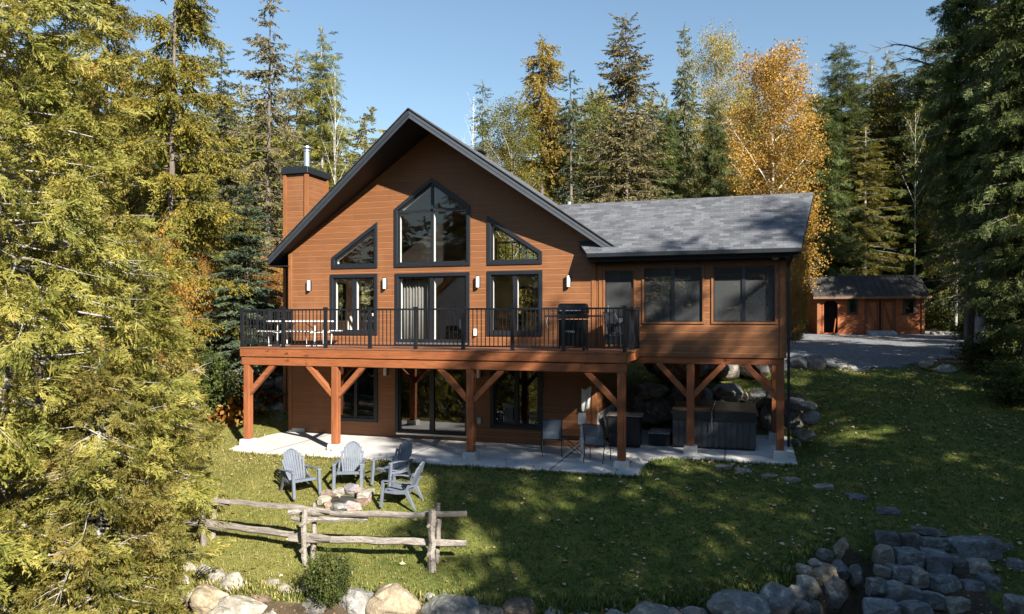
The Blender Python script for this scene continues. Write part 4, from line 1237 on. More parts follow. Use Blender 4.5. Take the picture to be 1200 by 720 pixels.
for z_, hs in ((.42, .165), (.90, .115)):
    for i in range(len(sta) - 1):
        a = sta[i] + mid + Vector((0, 0, z_ * hts[i])); b = sta[i + 1] + mid + Vector((0, 0, z_ * hts[i + 1]))
        d = (b - a).normalized()
        zoff = .05 if i % 2 else 0
        rough_bar(MB(), a - d * (.62 if i == 0 else .45) + Vector((0, 0, zoff)), b + d * .42 + Vector((0, 0, zoff - .02)), .085, hs, 71 + i * 3 + int(z_ * 100), 14).build('rail', FENCEW, fence)
rough_bar(MB(), sta[1] + mid + fd * -.05 + Vector((-.35, -.05, .86)), sta[1] + mid + xr * 1.15 + fd * -.05 + Vector((0, 0, .83)), .10, .10, 99, 9).build('rail', FENCEW, fence)

# ------------------------------------------------------------------ log shed
sa, sb = Vector(at(959, 395, 42.0)), Vector(at(1081.5, 398, 41.0))
SZ = gz(sa.x + 2, sa.y) + .02
sang = math.atan2(sb.y - sa.y, sb.x - sa.x)
SL = (Vector((sb.x, sb.y, 0)) - Vector((sa.x, sa.y, 0))).length
shed = empty('log_shed', (sa.x, sa.y, SZ), sang, 'small orange brown log shed with a dark roof at the end of the drive', 'shed')
SD, SH = 3.0, 2.35
def sp(px):       # along the shed front from the photo's columns
    return (px - 959) / (1081.5 - 959) * SL
dw = [(sp(965), .12), (sp(982.5), .12), (sp(982.5), 1.82), (sp(979), 2.02), (sp(968.5), 2.02), (sp(965), 1.82)]
wA = [(sp(995), 1.25), (sp(1005), 1.25), (sp(1005), 2.1), (sp(995), 2.1)]
wB = [(sp(1060), 1.2), (sp(1072), 1.2), (sp(1072), 2.1), (sp(1060), 2.1)]
wD = [(sp(1014), .1), (sp(1050), .1), (sp(1050), 2.1), (sp(1014), 2.1)]
mb = MB()
wall_faces(mb, [(0, -.3), (SL, -.3), (SL, SH), (0, SH)], [dw, wA, wB, wD], lambda u, z, o: (u, o * 2, z), .20)
wall_faces(mb, [(0, -.3), (SL, -.3), (SL, SH), (0, SH)], [], lambda u, z, o: (u, SD - o * 2, z), .20)
for x_, s_ in ((0, 1), (SL, -1)):
    wall_faces(mb, [(0, -.3), (SD, -.3), (SD, SH), (SD / 2, SH + 1.02), (0, SH)], [], lambda u, z, o: (x_ + s_ * o * 2, u, z), .20)
mb.build('log_wall', SHEDW, shed, local=True, fix=False)
MB().box((.05, .06, -.02), (SL - .05, SD - .05, .05)).box((.06, .9, 0), (SL - .06, .95, 2.3)).build('shed_interior', DARKIN, shed, local=True)
mb = MB()
for s_ in (-1, 1):
    ye = SD / 2 + s_ * (SD / 2 + .38); ze = SH + 1.09 - (SD / 2 + .38) * .68
    mb.add([(-.35, ye, ze), (SL + .32, ye, ze), (SL + .32, SD / 2, SH + 1.09), (-.35, SD / 2, SH + 1.09), (-.35, ye, ze + .06), (SL + .32, ye, ze + .06), (SL + .32, SD / 2, SH + 1.15), (-.35, SD / 2, SH + 1.15)],
           [(0, 3, 2, 1), (4, 5, 6, 7), (0, 1, 5, 4), (1, 2, 6, 5), (2, 3, 7, 6), (3, 0, 4, 7)])
    for k in range(18):
        x_ = -.3 + k * (SL + .55) / 17
        mb.bar((x_, ye, ze + .068), (x_, SD / 2, SH + 1.158), .03, .03)
shr = mb.build('shed_roof', SHEDR, shed, local=True)
ye = -.38; ze = SH + 1.09 - (SD / 2 + .38) * .68
MB().box((-.36, ye - .025, ze - .08), (SL + .33, ye - .002, ze + .05)).build('fascia', m_plain('shed_fascia', (.16, .085, .05), .6), shr, local=True)
for w_, nm in ((wA, 'shed_window'), (wB, 'shed_window')):
    f_ = MB().ring(inset(w_, -.05), inset(w_, .06), -.04, .05).build(nm, SHEDR, shed, local=True)
    MB().add([(p[0], .03, p[1]) for p in inset(w_, .03)], [(0, 1, 2, 3)]).build('pane', GLASSD, f_, local=True, fix=False)
MB().ring(inset(dw, -.06), inset(dw, .02), -.03, .06).build('doorway_frame', SHEDW, shed, local=True)
xm = (wD[0][0] + wD[1][0]) / 2
for a_, b_ in ((wD[0][0], xm - .02), (xm + .02, wD[1][0])):
    d_ = MB().box((a_ + .02, .02, .1), (b_ - .02, .07, 2.09)).build('shed_door', SHEDW, shed, local=True)
    mb = MB().box((a_ + .02, -.012, .12), (a_ + .14, .018, 2.08)).box((b_ - .14, -.012, .12), (b_ - .02, .018, 2.08)).box((a_ + .141, -.012, 1.9), (b_ - .141, .018, 2.05)).box((a_ + .141, -.012, .15), (b_ - .141, .018, .3))
    mb.bar((a_ + .16, .0, 1.86), (b_ - .16, .0, .34), .10, .03, (0, 1, 0))
    mb.build('door_brace', m_plain('dark_door_boards', (.15, .05, .02), .6), d_, local=True)
mb = MB()
for x_, y_ in ((0, 0), (SL, 0), (SL, SD)): mb.box((x_ - .08, y_ - .08, -.3), (x_ + .08, y_ + .08, SH))
mb.build('corner_post', TRIMW, shed, local=True)
MB().prism([(-.62, .0), (-.05, .0), (-.05, .28), (-.62, .16)], wD[0][0] + .05, wD[1][0] - .1, 'x').build('ramp', m_plain('ramp_grey', (.34, .37, .41), .6), shed, local=True, bevel=.02)
MB().bar((sp(977), -.06, .1), (sp(980), .06, .95), .04, .06).build('leaning_board', SHEDW, shed, local=True)
# ------------------------------------------------------------------ stones
def rock_mesh(name, seed, blocky):
    bm = bmesh.new()
    bmesh.ops.create_icosphere(bm, subdivisions=5, radius=1)
    rr = random.Random(seed)
    o = Vector((rr.uniform(-50, 50), rr.uniform(-50, 50), rr.uniform(-50, 50)))
    planes = []
    for k in range(11 if blocky else 8):
        n = Vector((rr.gauss(0, 1), rr.gauss(0, 1), rr.gauss(0, .9))).normalized()
        planes.append((n, rr.uniform(.62, .86) if blocky else rr.uniform(.62, .90)))
    if blocky:
        for n in ((1, 0, 0), (-1, 0, 0), (0, 1, 0), (0, -1, 0), (0, 0, 1), (0, 0, -1)):
            planes.append(((Vector(n) + Vector((rr.uniform(-.16, .16), rr.uniform(-.16, .16), rr.uniform(-.1, .1)))).normalized(), rr.uniform(.52, .62)))
    for v in bm.verts:
        p = v.co.normalized()
        r = 1 + .20 * mnoise.noise(p * 1.1 + o)
        q = p * r
        for n, d in planes:
            e = q.dot(n) - d
            if e > 0: q -= n * e * .88
        nz = mnoise.fractal(q * 2.6 + o, .8, 2.1, 6)
        q += p * (.055 * nz + .014 * mnoise.noise(q * 9 + o))
        v.co = q
    lo = [min(v.co[i] for v in bm.verts) for i in range(3)]; hi = [max(v.co[i] for v in bm.verts) for i in range(3)]
    for v in bm.verts: v.co = Vector([(v.co[i] - lo[i]) / (hi[i] - lo[i]) * 2 - 1 for i in range(3)])
    me = bpy.data.meshes.new(name); bm.to_mesh(me); bm.free()
    me.polygons.foreach_set('use_smooth', [True] * len(me.polygons))
    me.materials.append(ROCK)
    return me
ROUND = [rock_mesh('boulder_shape', 100 + i, False) for i in range(9)]
BLOCK = [rock_mesh('block_shape', 200 + i, True) for i in range(9)]
ORD = 'first second third fourth fifth sixth seventh eighth ninth tenth eleventh twelfth thirteenth fourteenth fifteenth sixteenth seventeenth eighteenth nineteenth twentieth'.split()
TINT = {'p': (1.35, 1.30, 1.22), 'g': (.95, .98, 1.02), 't': (1.25, 1.05, .78), 'd': (.55, .56, .58), 'r': (.8, .58, .45), 'b': (.75, .85, 1.0)}
LOOK = {'p': 'pale', 'g': 'grey', 't': 'tan', 'd': 'dark', 'r': 'reddish', 'b': 'bluish grey'}
_ri = 0


def stone(px, py, w, h, Z, tone, label, group, name='boulder', blocky=False, deep=None, snap=None, tilt=0.0):
    global _ri
    rr = random.Random(_ri * 7 + 3); _ri += 1
    me = (BLOCK if blocky else ROUND)[_ri % 9]
    x, y, z = at(px, py, Z)
    o = bpy.data.objects.new(name, me); COL.objects.link(o)
    sx, sz = w / 2 * Z / F * (.98 if blocky else 1.12), h / 2 * Z / F * (1.16)
    sy = deep if deep else (sx + sz) / 2 * rr.uniform(.85, 1.15)
    if snap is not None: z = gz(x, y) + sz * snap
    o.scale = (sx, sy, sz)
    o.location = (x, y, z)
    o.rotation_euler = (rr.uniform(-.10, .10), tilt + rr.uniform(-.10, .10), TH + rr.uniform(-.25, .25) + (math.pi if rr.random() < .5 else 0))
    k = rr.uniform(.88, 1.12)
    o.color = (*[min(2, c * k) for c in TINT[tone]], 1)
    return tag(o, label, 'boulder' if name == 'boulder' else 'stone', group)


def stone_row(items, Zf, phrase, group, name='boulder', **kw):
    items = sorted(items, key=lambda q: q[0])
    for i, it in enumerate(items):
        px, py, w, h, tone = it[:5]
        size = 'large ' if w * h > 900 else ('small ' if w * h < 260 else '')
        stone(px, py, w, h, Zf(px, py) if callable(Zf) else Zf, tone, '%s%s %s, %s from the left %s' % (size, LOOK[tone], name, ORD[i], phrase), group, name, **kw)

ZL = lambda px, py: 13.15 - (py - 690) * .022
stone_row([(276, 687, 40, 30, 'p'), (252, 683, 24, 26, 'p'), (246, 707, 40, 38, 't'), (214, 687, 18, 24, 'p'), (222, 667, 18, 13, 'p'), (240, 671, 16, 18, 'p'), (288, 713, 66, 26, 'p'), (226, 702, 14, 20, 'p'), (336, 696, 24, 22, 'p'), (308, 708, 32, 20, 'r'), (205, 704, 22, 26, 'p'), (262, 722, 34, 20, 'p'), (318, 686, 18, 14, 'p'), (322, 721, 30, 16, 'g'), (356, 700, 22, 20, 'p')],
          ZL, 'in the sunlit wall below the fence', 'boulders in the sunlit wall below the fence')
stone_row([(372, 710, 40, 24, 'd'), (418, 708, 36, 32, 'g'), (463, 707, 66, 42, 't'), (503, 704, 15, 14, 'g'), (527, 717, 62, 30, 'g'), (574, 719, 34, 18, 'd'), (612, 717, 44, 26, 'r'), (649, 721, 26, 16, 'p'), (685, 724, 36, 14, 'g')],
          lambda px, py: 12.65 - (py - 705) * .02, 'along the lawn edge at bottom centre', 'boulders along the lawn edge below the fence end')
stone_row([(725, 724, 30, 16, 'g'), (763, 720, 48, 18, 'p'), (790, 720, 26, 14, 'g'), (812, 718, 28, 14, 'g'), (864, 713, 64, 32, 'g'), (912, 707, 38, 40, 'g'), (931, 697, 26, 22, 'g'), (944, 689, 30, 28, 'p'), (964, 679, 32, 32, 't'), (976, 698, 28, 44, 'd'), (942, 669, 17, 15, 'p'),
           (955, 660, 17, 10, 'p'), (966, 652, 17, 15, 'd'), (984, 668, 22, 20, 'b'), (938, 713, 20, 22, 'g'), (952, 714, 18, 22, 'd'), (1003, 676, 14, 26, 'd')],
          lambda px, py: 12.20 + (max(0, px - 850)) * .0075 - (py - 690) * .012, 'in the shaded wall beside the terraces', 'boulders in the shaded wall by the stone terraces')
stone(982, 647, 12, 30, 13.9, 't', 'narrow tan leaning slab at the top of the shaded boulder wall', None, 'stone', True, tilt=-.6)
rowsS = [([(1040, 632, 30, 18, 'd'), (1067, 636, 22, 20, 'd'), (1092, 637, 32, 14, 'b'), (1137, 643, 58, 26, 'b'), (1175, 648, 20, 22, 'b')], 14.3, 'in the topmost terrace row'),
         ([(1034, 651, 20, 20, 'p'), (1062, 656, 32, 22, 'b'), (1097, 660, 32, 24, 'b'), (1122, 664, 26, 20, 'd'), (1147, 668, 30, 24, 'p'), (1189, 662, 18, 12, 'b')], 13.75, 'in the second terrace row'),
         ([(1033, 669, 18, 11, 'p'), (1052, 672, 22, 17, 'b'), (1073, 677, 22, 20, 'p'), (1104, 683, 40, 17, 'b'), (1138, 690, 24, 16, 'b'), (1160, 685, 18, 20, 'b')], 13.25, 'in the third terrace row'),
         ([(1026, 687, 24, 18, 'b'), (1046, 695, 28, 22, 'b'), (1067, 699, 23, 20, 'b'), (1090, 703, 28, 18, 'b'), (1117, 712, 34, 20, 'p')], 12.75, 'in the fourth terrace row'),
         ([(1032, 716, 42, 20, 'b'), (1073, 718, 40, 22, 'b'), (1192, 712, 24, 22, 'g')], 12.3, 'in the lowest terrace row')]
for it, Z_, ph in rowsS: stone_row(it, Z_, ph, 'stones of the terraces at the lower right', 'stone', blocky=True)
stone_row([(846, 557, 20, 4, 'p'), (870, 563, 22, 4, 'p'), (900, 569, 18, 4, 'p'), (927, 576, 19, 5, 'p'), (964, 586, 23, 5, 'p'), (1002, 597, 18, 6, 'b'), (1039, 607, 27, 6, 'd'), (1088, 619, 40, 7, 'd')],
          lambda px, py: 17.9 - (px - 846) * .0137, 'in the line of flat stepping stones', 'flat stepping stones in the shaded lawn', 'stone', blocky=True, deep=.20, snap=-.1)
stone_row([(762, 459, 38, 17, 'g'), (768, 481, 52, 28, 'd'), (800, 466, 30, 22, 'd'), (822, 463, 24, 20, 'g'), (851, 461, 32, 20, 'p'), (846, 471, 26, 9, 'p'), (872, 467, 8, 13, 'p'), (890, 467, 24, 20, 'g'), (907, 470, 18, 18, 'd'), (932, 473, 18, 13, 'g'), (905, 491, 22, 34, 'g'), (928, 489, 22, 26, 'd'),
           (945, 476, 20, 10, 'p'), (949, 490, 18, 15, 'g'), (742, 468, 22, 24, 'd'), (941, 508, 18, 13, 'p'), (932, 522, 15, 12, 'g'), (735, 492, 24, 36, 'd')],
          lambda px, py: 23.0 - max(0, px - 895) * .055, 'in the rock wall behind the hot tub', 'rocks of the wall behind the hot tub', deep=.5)
stone_row([(764, 424, 16, 26, 't'), (787, 428, 38, 34, 'p'), (815, 427, 26, 28, 'g'), (848, 428, 44, 34, 'p'), (882, 430, 32, 26, 'g'), (910, 430, 24, 22, 'g'), (934, 428, 20, 20, 'g'), (953, 427, 20, 22, 'd'), (972, 430, 18, 14, 'g'), (941, 439, 26, 12, 'p'), (988, 432, 26, 11, 'g'), (1003, 437, 18, 9, 'p')],
          lambda px, py: 24.4 if px < 895 else 25.4, 'along the near edge of the drive', 'boulders along the gravel drive', deep=.6)
stone_row([(1085, 428, 16, 9, 'p'), (1108, 433, 24, 11, 'p'), (1126, 440, 18, 9, 'g'), (1098, 437, 14, 8, 'g')], 25.2, 'in the heap at the drive end', 'loose pale stones at the right end of the drive')
stone_row([(1096, 391, 10, 6, 'p'), (1108, 394, 9, 6, 'p'), (1120, 396, 10, 6, 'g')], 40.5, 'beside the right corner of the log shed', 'small stones beside the log shed')
stone_row([(307, 450, 32, 22, 'p'), (307, 471, 12, 12, 'p'), (300, 484, 16, 17, 'g'), (295, 472, 12, 18, 'p'), (311, 485, 14, 15, 'p'), (324, 480, 17, 15, 'p'), (333, 483, 14, 13, 'p'), (306, 501, 32, 9, 'g'), (328, 496, 18, 12, 'd'), (317, 470, 13, 12, 'g'), (332, 448, 16, 18, 'g'), (322, 460, 16, 12, 'd'), (293, 488, 14, 18, 'd'), (297, 458, 14, 12, 'g')],
          lambda px, py: 24.9 - max(0, py - 470) * .05, 'in the bank under the deck end', 'rocks in the bank left of the house')
stone_row([(276, 420, 18, 30, 'p'), (268, 444, 20, 22, 'p'), (284, 440, 18, 16, 'p'), (222, 473, 14, 11, 'p'), (212, 486, 12, 10, 'p'), (180, 470, 24, 14, 'p')], lambda px, py: 25.5 - (py - 420) * .03, 'in brush behind the left deck post', 'pale rocks in the brush left of the deck')
# fire ring
fx_, fy_, _ = at(404, 584, 16.25)
for i in range(10):
    a = i / 10 * 2 * math.pi + .25
    rr_ = random.Random(900 + i)
    o = bpy.data.objects.new('fire_ring_stone', (BLOCK if i % 3 == 0 else ROUND)[i % 9]); COL.objects.link(o)
    s_ = rr_.uniform(.14, .22)
    ca = math.cos(a) * .45; sa_ = math.sin(a) * .38
    x_ = fx_ + ca * CT - sa_ * ST; y_ = fy_ + ca * ST + sa_ * CT
    o.location = (x_, y_, gz(x_, y_) + s_ * .28); o.scale = (s_ * 1.1, s_ * .85, s_ * .62); o.rotation_euler = (0, rr_.uniform(-.2, .2), a + math.pi / 2)
    o.color = (*[c * rr_.uniform(.95, 1.15) for c in TINT['ptgpr'[i % 5]]], 1)
    tag(o, 'pale stone of the fire ring, %s counterclockwise from its right end' % ORD[i], 'stone', 'stones of the fire ring')
o = MB().lathe(fx_, fy_, [(.42, gz(fx_, fy_) + .02), (.3, gz(fx_, fy_) + .05), (.02, gz(fx_, fy_) + .07)], 18).build('ash', m_plain('ash', (.05, .047, .043), .95, .1, var=.5), None)
tag(o, 'dark ash bed inside the ring of pale stones', 'ash', kind='stuff')
# ------------------------------------------------------------------ vegetation
def np_mesh(name, V, Q, mats, smooth=False):
    me = bpy.data.meshes.new(name)
    me.vertices.add(len(V)); me.vertices.foreach_set('co', np.ascontiguousarray(V, np.float32).ravel())
    k = Q.shape[1]
    me.loops.add(Q.size); me.loops.foreach_set('vertex_index', np.ascontiguousarray(Q, np.int32).ravel())
    me.polygons.add(len(Q)); me.polygons.foreach_set('loop_start', np.arange(0, Q.size, k, dtype=np.int32))
    if smooth: me.polygons.foreach_set('use_smooth', np.ones(len(Q), bool))
    for m in mats: me.materials.append(m)
    me.update(calc_edges=True)
    return me


def dia(p, ang, L, w, el=0.0, roll=0.0, bend=0.0):
    """one leaf blade: a lozenge in the spray's own plane, tilted out of it"""
    d = np.array([math.cos(ang) * math.cos(el), math.sin(ang) * math.cos(el), math.sin(el)])
    s = np.array([-math.sin(ang), math.cos(ang), 0.0])
    n = np.cross(d, s)
    s2 = s * math.cos(roll) + n * math.sin(roll)
    p = np.array(p, float)
    m = p + d * L * .45 + n * bend * L
    return [p, m + s2 * w / 2, p + d * L, m - s2 * w / 2]


def tmpl(blades):
    V = np.array([v for b in blades for v in b]); F_ = np.arange(len(V)).reshape(-1, 4)
    return V, F_


def T_cedar(seed):
    r = random.Random(seed); B = []
    for i in range(4): B.append(dia((i * .25, 0, -.12 * (i * .25) ** 2), 0, .30, .04, -.1 * i, r.uniform(-.6, .6)))
    for i in range(8):
        x = .05 + i * .115
        for s in (-1, 1):
            L = (.50 - .34 * x) * r.uniform(.7, 1.2); a = s * r.uniform(.5, .9); e = r.uniform(-.55, .2)
            z = -.12 * x * x
            B.append(dia((x, 0, z), a, L, .05, e, r.uniform(-.7, .7)))
            for q in (.3, .55, .8):
                c = np.array([x + math.cos(a) * math.cos(e) * L * q, math.sin(a) * math.cos(e) * L * q, z + math.sin(e) * L * q])
                B.append(dia(c, a - s * r.uniform(.4, .7), L * .46 * (1.1 - .5 * q), .042, e + r.uniform(-.5, .3), r.uniform(-.8, .8)))
                if r.random() < .5: B.append(dia(c, a + s * .5, L * .36, .04, e + r.uniform(-.4, .3), r.uniform(-.8, .8)))
    return tmpl(B)


def T_spruce(seed, w=.085, n=8, hang=.5):
    r = random.Random(seed); B = []
    for i in range(4): B.append(dia((i * .24, 0, 0), r.uniform(-.1, .1), .32, w * 1.1, r.uniform(-.15, .05), r.uniform(-1.5, 1.5)))
    for i in range(n):
        x = .08 + i * .85 / n
        for s in (-1, 1):
            B.append(dia((x, 0, 0), s * r.uniform(.6, 1.0), (.44 - .28 * x) * r.uniform(.7, 1.2), w, -r.uniform(0, hang), r.uniform(-1.5, 1.5)))
    return tmpl(B)


def T_larch(seed):
    r = random.Random(seed); B = []
    y = 0; x = 0
    for i in range(9):
        x = i / 9; y += r.uniform(-.03, .03)
        for q in range(2):
            B.append(dia((x, y, 0), r.uniform(-1.1, 1.1), r.uniform(.14, .26), .075, r.uniform(-.9, .9), r.uniform(-1.5, 1.5)))
    return tmpl(B)


def T_leaf(seed, n=9, size=.30):
    r = random.Random(seed); B = []
    for i in range(n):
        p = (r.uniform(0, .8), r.gauss(0, .25), r.gauss(0, .25))
        L = size * r.uniform(.7, 1.2)
        B.append(dia(p, r.uniform(-math.pi, math.pi), L, L * .72, r.uniform(-1.3, .3), r.uniform(-1.2, 1.2), r.uniform(-.15, .15)))
    return tmpl(B)


def expand(tms, P, D, N, S, seed=0):
    """stands a template at every P, along D, with its flat side towards N, at size S"""
    P, D, N, S = map(np.asarray, (P, D, N, S))
    D = D / np.maximum(np.linalg.norm(D, axis=1, keepdims=True), 1e-9)
    Bv = np.cross(N, D); Bv /= np.maximum(np.linalg.norm(Bv, axis=1, keepdims=True), 1e-9)
    Nv = np.cross(D, Bv)
    g = np.random.default_rng(seed).integers(0, len(tms), len(P))
    Vs, Qs, b = [], [], 0
    for k, (tv, tf) in enumerate(tms):
        m = g == k
        if not m.any(): continue
        V = P[m][:, None] + S[m][:, None, None] * (tv[None, :, 0:1] * D[m][:, None] + tv[None, :, 1:2] * Bv[m][:, None] + tv[None, :, 2:3] * Nv[m][:, None])
        n = m.sum()
        Q = tf[None] + (np.arange(n) * len(tv))[:, None, None] + b
        Vs.append(V.reshape(-1, 3)); Qs.append(Q.reshape(-1, 4)); b += n * len(tv)
    return np.concatenate(Vs), np.concatenate(Qs)


TC = [T_cedar(i) for i in range(4)]
TS = [T_spruce(i) for i in range(4)]
TSF = [T_spruce(i + 9, .11, 6, .7) for i in range(4)]
TL = [T_larch(i) for i in range(4)]
TB = [T_leaf(i) for i in range(4)]
TBF = [T_leaf(i + 5, 15, .17) for i in range(4)]
TBU = [T_leaf(i + 25, 8, .36) for i in range(4)]


class Tree:
    def __init__(s, seed):
        s.r = random.Random(seed); s.seed = seed
        s.P, s.D, s.N, s.S = [], [], [], []
        s.wood = MB()

    def spray(s, p, d, n, size):
        s.P.append(tuple(p)); s.D.append(tuple(d)); s.N.append(tuple(n)); s.S.append(size)

    def finish(s, name, tms, leaf, bark):
        tm = s.wood
        me = bpy.data.meshes.new(name + '_trunk'); me.from_pydata(tm.v, [], tm.f); me.materials.append(bark)
        me.polygons.foreach_set('use_smooth', [True] * len(me.polygons)); me.update()
        if not s.P: return me, None
        V, Q = expand(tms, s.P, s.D, s.N, s.S, s.seed)
        return me, np_mesh(name + '_crown', V, Q, [leaf])


def wavy_trunk(T, H, r0, r1, lean=.0, n=12, sides=9, z0=-.6):
    r = T.r
    ax, ay = r.uniform(-.5, .5) * lean * 2, r.uniform(-.5, .5) * lean * 2
    pts, rad = [], []
    for i in range(n + 1):
        f = i / n
        z = z0 + (H - z0) * f
        pts.append(Vector((ax * H * f + .03 * H * lean * math.sin(f * 5 + ax * 9), ay * H * f + .03 * H * lean * math.sin(f * 4 + 2), z)))
        rad.append(max(.012, r1 + (r0 - r1) * (1 - f) ** 1.1 + (.35 * r0 if i == 0 else 0)))
    T.wood.tube(pts, rad, sides)
    def c(h):
        f = max(0, min(1, (h - z0) / (H - z0))) * n
        k = min(int(f), n - 1)
        return pts[k].lerp(pts[k + 1], f - k)
    return c


def conifer(seed, H, Rm, h0=.08, whorl=.42, nper=6, droop=.25, up=.12, slen=.55, step=.34, prof=lambda f: (1 - f) ** .8, gap=.1, r0=None, side=.95, hang=.5, roll=1.0, inner=.12, dead=0, bare_to=0, jit=.25, lean=.01, big=1.0):
    T = Tree(seed); r = T.r
    c = wavy_trunk(T, H, r0 or H * .013, .01, lean)
    h = h0 * H
    while h < H * .985:
        f = (h - h0 * H) / (H - h0 * H)
        a0 = r.uniform(0, 6.28)
        k_n = nper if f < .85 else max(3, nper - 2)
        for k in range(k_n):
            if r.random() < gap: continue
            a = a0 + k * 6.283 / k_n + r.uniform(-jit, jit)
            L = Rm * prof(f) * r.uniform(.62, 1.15) + .12
            hh = h + r.uniform(-.5, .5) * whorl
            base = c(hh)
            dr, u = droop * r.uniform(.6, 1.4), up * r.uniform(.6, 1.4) + (.45 * f ** 3)
            def pt(t): return base + Vector((math.cos(a) * L * t, math.sin(a) * L * t, L * (u * t - dr * t * t + (.10 * t ** 4 if droop > .2 else 0))))
            if L > .35:
                T.wood.tube([pt(t) for t in (0, .33, .66, .95)], [.006 + .016 * L ** .8, .005 + .011 * L ** .8, .004 + .006 * L ** .8, .004], 4, cap=False)
            if bare_to and f < bare_to and r.random() < .8: continue
            st = max(inner, step * .4 / max(L, .2))
            t = st
            while t < 1.02:
                p = pt(min(t, 1))
                tan = (pt(min(t + .05, 1.05)) - pt(t - .05)).normalized()
                for s_ in (-1, 1):
                    if r.random() < .12: continue
                    aa = s_ * side * (1 - .45 * t) * r.uniform(.7, 1.2)
                    d = Vector((tan.x * math.cos(aa) - tan.y * math.sin(aa), tan.x * math.sin(aa) + tan.y * math.cos(aa), tan.z - hang * r.uniform(.1, 1)))
                    ro = r.uniform(-roll, roll)
                    n = Vector((0, 0, 1)) * math.cos(ro) + Vector((-d.y, d.x, 0)).normalized() * math.sin(ro)
                    T.spray(p, d, n, slen * (1.1 - .45 * t) * r.uniform(.7, 1.2) * (.55 + .45 * min(1, L / 1.2)))
                t += step * r.uniform(.75, 1.25) / max(L, .3)
            T.spray(pt(.97), tan + Vector((0, 0, -.1)), Vector((r.uniform(-.6, .6), r.uniform(-.6, .6), 1)), slen * .75 * r.uniform(.8, 1.2))
        h += whorl * r.uniform(.8, 1.25) * (1 if f < .7 else .75)
    for k in range(8): T.spray(c(H * (.93 + .008 * k)), Vector((r.uniform(-.5, .5), r.uniform(-.5, .5), 1)), Vector((r.uniform(-1, 1), r.uniform(-1, 1), .1)), slen * .5)
    for k in range(dead):
        hh = r.uniform(.05, .6) * H; a = r.uniform(0, 6.28); L = r.uniform(.4, 1) * Rm
        b = c(hh)
        pts = [b + Vector((math.cos(a + .2 * math.sin(t * 4 + k)) * L * t, math.sin(a + .2 * math.sin(t * 4 + k)) * L * t, L * (.1 * t - .3 * t * t))) for t in (0, .25, .5, .75, 1)]
        T.wood.tube(pts, [.03, .022, .016, .01, .004], 4, cap=False)
        for q in (1, 2, 3):
            for s_ in (-1, 1):
                d = Vector((math.cos(a + s_ * .7), math.sin(a + s_ * .7), r.uniform(-.4, .2))) * L * .3
                T.wood.tube([pts[q], pts[q] + d * .5 + Vector((0, 0, -.03)), pts[q] + d], [.012, .008, .003], 4, cap=False)
    return T


def larch(seed, H, Rm, h0=.12, gold=False, whorl=.75, dens=1.0):
    T = Tree(seed); r = T.r
    c = wavy_trunk(T, H, H * .013, .012, .02)
    h = h0 * H
    while h < H * .98:
        f = (h - h0 * H) / (H - h0 * H)
        for k in range(4):
            if r.random() < .12: continue
            a = r.uniform(0, 6.283)
            L = Rm * (1 - f) ** .65 * r.uniform(.55, 1.15) + .25
            base = c(h + r.uniform(-.4, .4) * whorl)
            u = r.uniform(.0, .25)
            def pt(t): return base + Vector((math.cos(a) * L * t, math.sin(a) * L * t, L * (u * t - .22 * t * t)))
            T.wood.tube([pt(t) for t in (0, .3, .6, 1)], [.01 + .014 * L, .008 + .009 * L, .006 + .005 * L, .004], 4, cap=False)
            t = .15
            while t < 1.0:
                p = pt(t)
                for q in range(4):
                    hang = r.uniform(.3, 2.2)
                    d = Vector((math.cos(a + r.uniform(-1.3, 1.3)), math.sin(a + r.uniform(-1.3, 1.3)), -hang))
                    T.spray(p, d, Vector((r.uniform(-1, 1), r.uniform(-1, 1), .2)), r.uniform(.45, 1.0) * (1.05 - .4 * t))
                t += .17 * r.uniform(.7, 1.3) / max(L, .5) / dens
            T.spray(pt(.96), Vector((math.cos(a), math.sin(a), -.3)), Vector((0, 0, 1)), .5)
        h += whorl * r.uniform(.7, 1.25)
    for k in range(6): T.spray(c(H * (.93 + .01 * k)), Vector((r.uniform(-.5, .5), r.uniform(-.5, .5), .8)), Vector((1, .3, .1)), .45)
    return T


